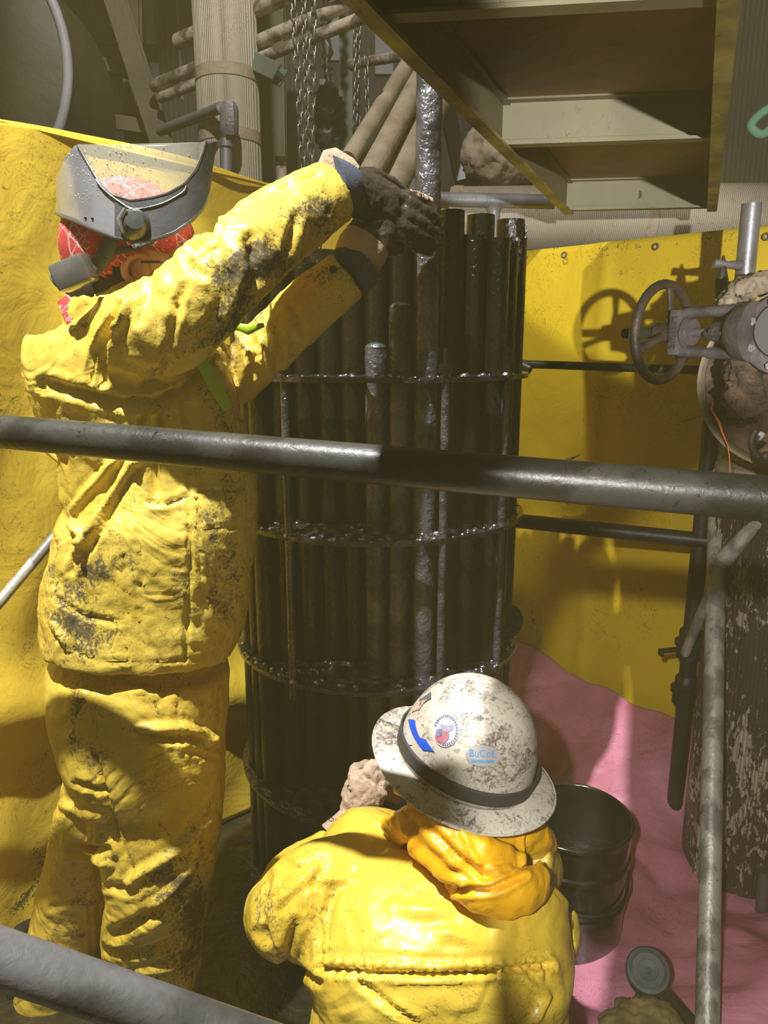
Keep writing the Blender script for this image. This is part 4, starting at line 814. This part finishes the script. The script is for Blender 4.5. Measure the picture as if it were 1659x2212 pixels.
def strap(pix, hw, mt, name, par, e=0):
    P = cat(pix, 6); pts = [on_head(x, y, e) for x, y in P]; mb = MB(); v = []; f = []
    for i, p in enumerate(pts):
        t = (pts[min(i + 1, len(pts) - 1)] - pts[max(i - 1, 0)]).normalized(); s_ = t.cross(FW).normalized()
        v += [p + s_ * hw, p - s_ * hw]
    for i in range(len(pts) - 1): f.append((2 * i, 2 * i + 1, 2 * i + 3, 2 * i + 2))
    o_ = mb.add(v, f).build(name, mt, par); solid(o_, .003); return o_
strap([(190, 585), (212, 572), (228, 545), (240, 515)], .013, M['strap'], 'headlamp_strap', hd, .004)
strap([(225, 562), (250, 545), (290, 535), (330, 520)], .005, M['strap'], 'glasses_strap', hd, .006)
# glasses
MB().add(*sheet(lambda u, v_: HL(.108 + .012 * math.cos((u - .5) * 2.4) - .0, (u - .5) * .135, .024 - .045 * v_), 16, 6)).build('safety_lens', M['glasslens'], hd)
MB().add(*tube([HL(.105, -.066, .02), HL(.05, -.088, .014), HL(.0, -.092, .004)], [.003, .003, .002], 8)).build('glasses_arm', M['framegrey'], hd)
# face shield (tilted up): half elliptical shells around the crown, near side and far side
SH = thing('face_shield', 'raised face shield with clear visor and grey frame on the standing worker head', 'face shield', YP(300, 430, 1.38)); SH.parent = None
bot = [(120, 462), (160, 478), (200, 496), (250, 516), (300, 524), (340, 518), (380, 503), (415, 478), (440, 452), (452, 418), (457, 370), (462, 335), (476, 312)]
top = [(125, 385), (140, 345), (162, 316), (172, 312), (250, 312), (300, 311), (340, 310), (380, 309), (415, 308), (440, 308), (450, 306), (460, 307), (476, 310)]
inner = [(120, 500), (168, 314), (190, 352), (215, 395), (245, 424), (285, 436), (330, 430), (365, 420), (400, 400), (425, 368), (438, 335), (446, 308), (476, 306)]
def ip(L_, x): return float(np.interp(x, [a for a, b in L_], [b for a, b in L_]))
sc_, sw = 300., 178.
def shp(x, y, sgn):
    k = max(0., 1 - abs((x - sc_) / sw) ** 2.8) ** (1 / 2.8); z0 = zc_of(YP(300, 430, 1.40)); return C(x, y, z0 - sgn * .135 * k - (.012 * (y - 310) / 210) * 0)
def shell(name, regs, mt, par, sgn=1, off=0., th=.003):
    mb = MB(); nx = 90
    for (x0, x1, fa, fb) in regs:
        def fn(u, v_):
            # finer spacing at the ends of the ellipse
            x = x0 + (x1 - x0) * (.5 - .5 * math.cos(math.pi * u)); a_, b_ = fa(x), fb(x); return shp(x, a_ + (b_ - a_) * v_, sgn) - FW * off * sgn
        mb.add(*sheet(fn, nx, 16))
    o_ = mb.build(name, mt, par); solid(o_, th); return o_
fb_ = lambda x: ip(bot, x); ft_ = lambda x: ip(top, x); fi_ = lambda x: ip(inner, x)
shell('crown_guard', [(123, 172, lambda x: max(ft_(x), 1), fb_), (172, 250, fi_, fb_)], M['silver'], SH)
shell('visor_frame', [(250, 476, fi_, fb_)], M['framegrey'], SH, 1, .002, .005)
vz = shell('clear_visor', [(172, 446, ft_, fi_)], M['clear'], SH, 1, 0, .0015)
shell('far_side_frame', [(172, 446, lambda x: fi_(x) - 4, lambda x: min(fb_(x), fi_(x) + 40))], M['framegrey'], SH, -1, 0, .004)
e = [shp(x, fi_(x), 1) - FW * .004 for x in np.linspace(170, 446, 40)]; MB().add(*tube(e, .0022, 8)).build('frame_lip', M['framegrey'], SH)
e = [shp(x, y, 1) - FW * .006 for x, y in [(210, 392), (230, 415), (262, 440), (293, 455), (350, 444), (395, 420), (405, 405)]]; MB().add(*tube([V(p) for p in cat([tuple(q) for q in e], 5)], .0014, 8)).build('moulded_ridge', M['framegrey'], SH)
e = [shp(x, fb_(x), 1) - FW * .003 for x in np.linspace(124, 452, 50)]; MB().add(*tube(e, .003, 8)).build('frame_rim', M['framegrey'], SH)
q = shp(296, 488, 1) - FW * .01; MB().add(*lathe([(0, .016), (.014, .015), (.019, .01), (.024, .0), (.026, -.006)], q, -FW + V((.3, 0, 0)), 28)).build('pivot_knob', M['framegrey'], SH)
MB().add(*tube([q + V((-.014, -.014, -.016)), q + V((-.018, -.016, .004)), q + V((-.008, -.016, .02))], [.003, .005, .003], 10)).build('knob_grip', M['silver'], SH)
for x, y in ((186, 472), (201, 473)): MB().add(*ell(shp(x, y, 1) - FW * .003, .0022, .0022, .0022)).build('rivet', M['dark'], SH)
random.seed(5); dm = MB()
for i in range(150):
    x = random.gauss(260, 60); y = random.uniform(314, 425)
    if 178 < x < 440 and y < fi_(x) - 3: r_ = random.uniform(.0006, .0014); dm.add(*ell(shp(x, y, 1) - FW * .001, r_, r_, r_, nu=8, nv=5))
for i in range(90):
    x = random.uniform(135, 215); y = random.uniform(330, 440)
    if y > ft_(x) + 4 and y > (fi_(x) if x > 172 else 0): r_ = random.uniform(.0005, .0011); dm.add(*ell(shp(x, y, 1) - FW * .002, r_, r_, r_, nu=8, nv=5))
k = dm.build('water_spatter', M['drop'], SH); k['kind'] = 'stuff'
# gloves
gA = glove(P1, 'work_glove', [(722, 412, 1.47, 50), (760, 415, 1.50, 55), (805, 430, 1.53, 52), (850, 452, 1.55, 46)],
      [[(845, 425, 1.55, 17), (885, 438, 1.555, 16), (925, 462, 1.57, 15), (948, 478, 1.60, 13)], [(848, 448, 1.55, 17), (885, 468, 1.55, 16), (925, 492, 1.57, 15), (950, 505, 1.60, 13)], [(845, 470, 1.54, 16), (880, 494, 1.55, 16), (922, 516, 1.57, 14), (948, 528, 1.60, 12)],
       [(835, 485, 1.54, 15), (868, 512, 1.55, 14), (905, 534, 1.57, 13), (930, 545, 1.60, 11)], [(775, 385, 1.52, 22), (815, 385, 1.56, 20), (850, 405, 1.60, 17), (880, 425, 1.64, 14)]],
      M['leather'], [(800, 450, 120, 90, 1.0), (880, 480, 90, 70, 1.0), (760, 440, 60, 60, .7)])
gc = limb([(741, 392, 1.48, 46), (728, 385, 1.47, 50), (712, 376, 1.455, 66)], 28, .8, caps=False)
fl2 = MB().add(*tube([YP(735, 385, 1.47), YP(720, 360, 1.46), YP(712, 322, 1.455)], [(.042, .024), (.040, .020), (.012, .008)], 20, uref=RT)).build('gauntlet_flap', M['leather'], gA)
MB().add(*limb([(716, 404, 1.455, 64), (742, 406, 1.47, 58), (758, 410, 1.48, 50)], 28, .9)).build('knit_cuff', M['knit'], P1)
gB = glove(P1, 'work_glove', [(762, 570, 1.52, 42), (785, 535, 1.53, 50), (805, 500, 1.54, 52), (828, 470, 1.55, 46)],
      [[(840, 440, 1.56, 16), (870, 425, 1.56, 15), (905, 430, 1.57, 14), (930, 440, 1.60, 12)], [(848, 455, 1.56, 16), (880, 448, 1.57, 15), (915, 455, 1.58, 14), (935, 462, 1.61, 12)], [(852, 478, 1.56, 16), (885, 478, 1.57, 15), (915, 484, 1.58, 13), (940, 490, 1.61, 12)],
       [(846, 500, 1.56, 15), (875, 508, 1.57, 14), (905, 512, 1.58, 12), (930, 515, 1.61, 11)], [(810, 520, 1.53, 20), (835, 535, 1.54, 17), (850, 540, 1.56, 14), (868, 535, 1.58, 12)]],
      M['leather'], [(850, 470, 70, 60, 1.0), (800, 470, 60, 40, .8), (835, 540, 40, 40, .6)])
MB().add(*limb([(748, 600, 1.50, 56), (765, 580, 1.51, 57), (782, 562, 1.515, 52)], 30, .85)).build('knit_cuff', M['knit'], P1)
MB().add(*limb([(765, 572, 1.515, 50), (782, 540, 1.52, 56), (795, 520, 1.525, 52)], 28, .85, caps=False)).build('leather_cuff', M['leather'], P1)
# ================= crouching worker =================
P2 = thing('person', 'crouching person seen from behind in yellow rain coat and full-brim white hard hat', 'person', (.1, 1.1, 0))
def zr(z, l, r_, Y_, b):   # row from world numbers
    return (z, l, r_, Y_, b)
body = trunk([(1800, 930, 1090, 1.20, .04), (1825, 880, 1150, 1.19, .07), (1860, 800, 1200, 1.18, .09), (1905, 715, 1232, 1.165, .11), (1955, 650, 1244, 1.13, .14), (2015, 640, 1246, 1.08, .17), (2070, 670, 1236, 1.05, .19), (2108, 700, 1214, 1.05, .175), (2150, 690, 1222, 1.04, .18), (2230, 670, 1226, 1.03, .19), (2420, 640, 1210, 1.03, .2), (2600, 640, 1170, 1.03, .19)], 48)
arm2 = limb([(820, 1900, 1.12, 85), (740, 1905, 1.10, 98), (670, 1940, 1.08, 105), (625, 1975, 1.10, 95), (612, 1965, 1.17, 78), (645, 1900, 1.23, 70), (690, 1862, 1.28, 56), (724, 1826, 1.31, 44)], 32, .95)
arm2b = limb([(1120, 1850, 1.10, 70), (1150, 1880, 1.2, 66), (1100, 1860, 1.32, 55), (1000, 1820, 1.40, 45)], 24, .95)
f2 = [([(690, 2092), (800, 2100), (930, 2106), (1060, 2100), (1190, 2084)], 7, -.016), ([(690, 2060), (830, 2064), (960, 2070), (1180, 2060)], 6, -.004), ([(700, 1850), (680, 1920), (690, 2000), (695, 2090)], 6, -.008), ([(690, 1870), (660, 1900), (600, 1950)], 8, .008), ([(580, 1890), (560, 1960), (580, 2030)], 10, -.010),
      ([(600, 1850), (640, 1880), (655, 1870)], 7, -.009), ([(640, 1990), (620, 2060)], 9, -.010), ([(690, 1900), (760, 1900)], 9, .006), ([(720, 1930), (700, 2030)], 10, -.006), ([(770, 2115), (850, 2180), (900, 2212)], 8, -.008), ([(1120, 2110), (1180, 2150), (1150, 2212)], 9, .010), ([(950, 2010), (1040, 2040)], 12, .004), ([(850, 1960), (960, 1970)], 14, .005),
      ([(560, 2010), (620, 2080), (690, 2120)], 9, -.010), ([(540, 1900), (600, 1840)], 7, .006)]
for i in range(22): x = 720 + i * 22; f2.append(([(x, 2072), (x + random.uniform(-8, 8), 2112)], 4.5, -.004 - .003 * random.random()))
s2 = [(560, 1960, 50, 80, .2), (590, 1860, 50, 40, .16), (700, 1960, 40, 90, .16), (600, 2060, 60, 50, .18), (740, 1900, 50, 40, .12), (720, 2080, 40, 40, .1), (1020, 2160, 14, 30, .25), (640, 2000, 60, 60, .12)]
ck = cloth('rain_coat', [body, arm2, arm2b], M['coat2'], P2, .0065, 3, f2, s2, .0022, 10)
hips = cloth('rain_trousers', [tube([V((.10, 1.03, .40)), V((.10, 1.0, .28)), V((.10, 1.02, .16))], [(.20, .17), (.20, .17), (.16, .14)], 30, uref=RT), tube([V((.02, 1.03, .25)), V((-.06, 1.30, .30)), V((-.07, 1.36, .22))], [.10, .08, .075], 20), tube([V((-.07, 1.36, .22)), V((-.06, 1.22, .08)), V((-.03, 1.02, .07))], [.08, .065, .06], 18), tube([V((.18, 1.03, .25)), V((.26, 1.30, .30)), V((.27, 1.36, .2))], [.10, .08, .075], 20), tube([V((.27, 1.36, .2)), V((.25, 1.2, .08)), V((.22, 1.0, .07))], [.08, .065, .06], 18)], M['pants'], P2, .009, 3, wr=.003, wsc=10)
for x in (-.02, .22): cloth('boot', [tube([V((x, 1.03, .06)), V((x, .95, .06)), V((x, .86, .045)), V((x, .80, .04))], [(.045, .05), (.048, .05), (.045, .04), (.03, .03)], 16, uref=RT)], M['boot'], P2, .006, 2, wr=0)
# glove by the hat brim
gm = glove(P2, 'work_glove', [(742, 1812, 1.33, 38), (768, 1765, 1.34, 36), (782, 1722, 1.35, 46), (800, 1690, 1.36, 44)],
      [[(790, 1675, 1.36, 14), (805, 1655, 1.38, 14), (830, 1655, 1.41, 12), (850, 1668, 1.43, 10)], [(800, 1685, 1.36, 14), (822, 1668, 1.38, 14), (845, 1672, 1.41, 12), (860, 1685, 1.43, 10)], [(808, 1702, 1.36, 14), (832, 1690, 1.38, 13), (850, 1695, 1.41, 12), (862, 1706, 1.43, 10)], [(808, 1722, 1.36, 13), (830, 1715, 1.38, 12), (845, 1720, 1.41, 11), (858, 1728, 1.43, 9)], [(770, 1690, 1.35, 16), (765, 1668, 1.38, 14), (780, 1655, 1.41, 12), (798, 1652, 1.43, 10)]],
      M['leather'], [(760, 1700, 30, 30, .1)], .004, .003)
MB().add(*limb([(772, 1762, 1.335, 36), (758, 1788, 1.325, 46), (745, 1812, 1.315, 58)], 30, .9, caps=False)).build('glove_cuff', M['leather'], gm)
q = YP(738, 1778, 1.27); text('KINCO', .013, M['ink'], YP(732, 1776, 1.262), -(YP(760, 1790, 1.27) - YP(710, 1770, 1.27)), V((.2, 0, -1)), .0004, 'lettering', gm)
# hood
hd2 = cloth('hood', [limb([(845, 1795, 1.14, 34), (900, 1800, 1.07, 52), (965, 1830, 1.01, 62), (1035, 1860, 0.99, 58), (1100, 1870, 1.00, 42), (1132, 1872, 1.02, 14)], 28, .55), limb([(860, 1780, 1.16, 30), (940, 1775, 1.09, 50), (1050, 1790, 1.07, 60), (1140, 1810, 1.10, 48), (1180, 1830, 1.14, 30)], 28, .8),
      limb([(960, 1900, 1.00, 24), (1010, 1915, 0.97, 48), (1080, 1930, 0.96, 56), (1140, 1925, 0.97, 48), (1175, 1890, 1.01, 40)], 26, .45)], M['hood'], P2, .005, 4,
      [([(870, 1770), (900, 1840), (960, 1890), (1000, 1905)], 9, .009), ([(930, 1790), (985, 1850), (1060, 1900)], 9, -.009), ([(1000, 1800), (1040, 1880)], 7, .006), ([(1125, 1790), (1128, 1875)], 5, .009), ([(900, 1890), (970, 1922), (1060, 1922), (1130, 1890)], 7, -.014), ([(960, 1925), (1010, 1912)], 5, .006), ([(900, 1780), (870, 1850)], 7, -.006), ([(1050, 1880), (1100, 1870)], 5, .005)], (), .0026, 16)
# head under the hat
B_ = -FW; hn = (RT * .22 + UP * .88 + B_ * .39).normalized(); hcn = C(1003, 1640, 1.25)
fw2 = (FW * .45 - RT * .85 - UP * .1); hh, HL2, hm2 = head(P2, hcn - hn * .055, fw2, hn, 1.0, True)
# hard hat
HT = thing('hard_hat', 'scuffed full-brim white hard hat with stickers on the crouching worker', 'hard hat', hcn)
fx = fw2 - hn * fw2.dot(hn); fx.normalize(); fy = hn.cross(fx)
def hp2(a_, r1, r2, h): return hcn + fx * (r1 * math.cos(a_)) + fy * (r2 * math.sin(a_)) + hn * h
def hatdome(u, v_, e=0.):   # u angle 0..1, v 0 rim .. 1 crown
    a_ = 2 * math.pi * u; t = v_ * math.pi / 2; c_ = math.cos(t) ** .82 if t < math.pi / 2 - 1e-6 else 0; return hp2(a_, (.116 + e) * c_, (.101 + e) * c_, (.152 + e) * math.sin(t) - .0)
sh_ = MB().add(*sheet(lambda u, v_: hatdome(u, v_), 72, 30)); o_ = sh_.build('shell', M['hat'], HT); solid(o_, .003)
def brim(u, v_):
    a_ = 2 * math.pi * u; s_ = math.cos(a_); ex = .032 + .010 * s_ * s_; dr = .006 + .012 * (v_ ** 1.5); return hp2(a_, .115 + (ex + .004) * v_, .100 + ex * v_, .004 - dr + .007 * math.cos(2 * a_) * v_)
o_ = MB().add(*sheet(brim, 96, 8)).build('brim', M['hat'], HT); solid(o_, .003)
MB().add(*tube([brim(i / 96, 1) for i in range(96)], .0024, 8, closed=True)).build('brim_edge', M['hat'], HT)
# crown ridges
# strap around the hat base
st_ = MB().add(*sheet(lambda u, v_: hp2(2 * math.pi * u,   .1195, .1045, .006 + .026 * v_ + .004 * math.sin(2 * math.pi * u)), 96, 4)).build('headlamp_strap', M['strapb'], HT); solid(st_, .003)
# raycast helper onto the dome from a pixel
def on_hat(px_, py_, e=.0008):
    e += .0022
    d_ = (FW + RT * ((px_ - 829.5) / F) + UP * ((1106 - py_) / F)); best = None
    lo = 1.0
    m3 = Matrix((fx, fy, hn)); o3 = m3 @ (CAM - hcn); dd = m3 @ d_
    def val(t):
        q = o3 + dd * t; h = q.z / (.152 + e)
        if h >= 1 or h < 0: return 1.
        c_ = math.cos(math.asin(h)) ** .82; return (q.x / ((.116 + e) * c_)) ** 2 + (q.y / ((.101 + e) * c_)) ** 2 - 1
    t = .95; pv = val(t)
    while t < 1.5:
        t += .0005; nv_ = val(t)
        if nv_ < 0: break
    return CAM + d_ * t
def decal(fn, nu, nv_, mt, name, par=None, e=.0008): # fn(u, v) -> pixel
    o_ = MB().add(*sheet(lambda u, v_: on_hat(*fn(u, v_), e), nu, nv_)).build(name, mt, par or HT); return o_
def disc_px(cx_, cy_, rx, ry, rot=0., r0=0., a0=0., a1=2 * math.pi):
    def fn(u, v_):
        a_ = a0 + (a1 - a0) * u; r_ = r0 + (1 - r0) * v_; x = rx * r_ * math.cos(a_); y = ry * r_ * math.sin(a_); return cx_ + x * math.cos(rot) - y * math.sin(rot), cy_ + x * math.sin(rot) + y * math.cos(rot)
    return fn
ro = decal(disc_px(963, 1577, 29, 37, .1), 36, 6, M['white'], 'round_sticker')
decal(disc_px(955, 1590, 15, 17, .5), 24, 4, M['red'], 'emblem', ro, .0013); decal(disc_px(948, 1583, 7, 9, .3), 16, 3, M['navy'], 'emblem', ro, .0017); decal(disc_px(966, 1567, 15, 14, -.3, .0, 0, math.pi * 1.2), 24, 4, mat('sticker_grey_violet', (.42, .41, .52), rough=.4), 'emblem', ro, .0014)
for i in range(26):
    a_ = R(-160 + i * 11.5); cx_, cy_ = 963 + 24 * math.cos(a_), 1577 + 31 * math.sin(a_)
    decal(lambda u, v_: (cx_ + (u - .5) * 3.2 * (-math.sin(a_)) + (v_ - .5) * 5 * math.cos(a_), cy_ + (u - .5) * 3.2 * math.cos(a_) + (v_ - .5) * 5 * math.sin(a_)), 1, 1, M['navy'], 'letter_mark', ro, .0016)
ov = decal(disc_px(1043, 1633, 38, 23, .06), 36, 5, M['greyst'], 'oval_sticker')
def wrapt(cx_, cy_, k, e=.0016):
    return lambda co: on_hat(cx_ + co.x * k, cy_ - co.y * k + co.x * k * .06, e + co.z * 0)
text('BuCoE', 1., M['sky'], V(), RT, UP, 0, 'lettering', ov, wrap=wrapt(1042, 1628, 21)); decal(lambda u, v_: (1018 + 48 * u, 1640 + 5 * v_ + 3 * u), 12, 1, M['sky'], 'printed_line', ov, .0015)
decal(lambda u, v_: (890 + 17 * u + 16 * v_ - 2, 1536 - 22 * v_ * 1.0 - 6 * u + 2), 8, 8, mat('striped_flag_sticker', (.72, .66, .62), rough=.4, wave=(120., (.62, .16, .12), 'X')), 'flag_sticker')
decal(lambda u, v_: (905 + 26 * v_, 1512 - 18 * v_ + 14 * u), 4, 6, M['galv'], 'flag_canton')
decal(lambda u, v_: (882 + 14 * u + 28 * v_ * v_ + 4 * v_ + (10 * u if v_ > .6 else 0), 1553 + 68 * v_ + 2 * u), 6, 16, M['blue'], 'blue_tape')
decal(lambda u, v_: (877 + 7 * u + 6 * v_, 1575 + 34 * v_), 3, 6, M['white'], 'white_tape')
# headlamp clip at the brim front
k = MB().add(*box(C(842, 1617, 1.27), (C(862, 1600, 1.27) - C(822, 1634, 1.27)) * .5, FW * .010, (C(850, 1628, 1.27) - C(834, 1606, 1.27)) * .7)).build('headlamp_clip', M['lamp'], HT, bevel=.004); 
k.scale = (1, 1, 1)
# ---------------- haze volume added to imitate veiling glare over the dark areas ----------------
hz = MB().add(*abox(-2.8, 3.0, -2.6, 6.2, -.2, 5.3)).build('veil_haze', [], smooth=False)
hm_ = bpy.data.materials.new('veil_haze'); hm_.use_nodes = True; nt = hm_.node_tree; nt.nodes.clear()
vo = nt.nodes.new('ShaderNodeVolumePrincipled'); vo.inputs['Color'].default_value = (1., .84, .34, 1); vo.inputs['Density'].default_value = .024; vo.inputs['Anisotropy'].default_value = .0
mo = nt.nodes.new('ShaderNodeOutputMaterial'); nt.links.new(vo.outputs[0], mo.inputs['Volume']); hz.data.materials.clear(); hz.data.materials.append(hm_)
tag(hz, 'thin warm haze volume added to imitate veiling glare', 'haze', kind='stuff')
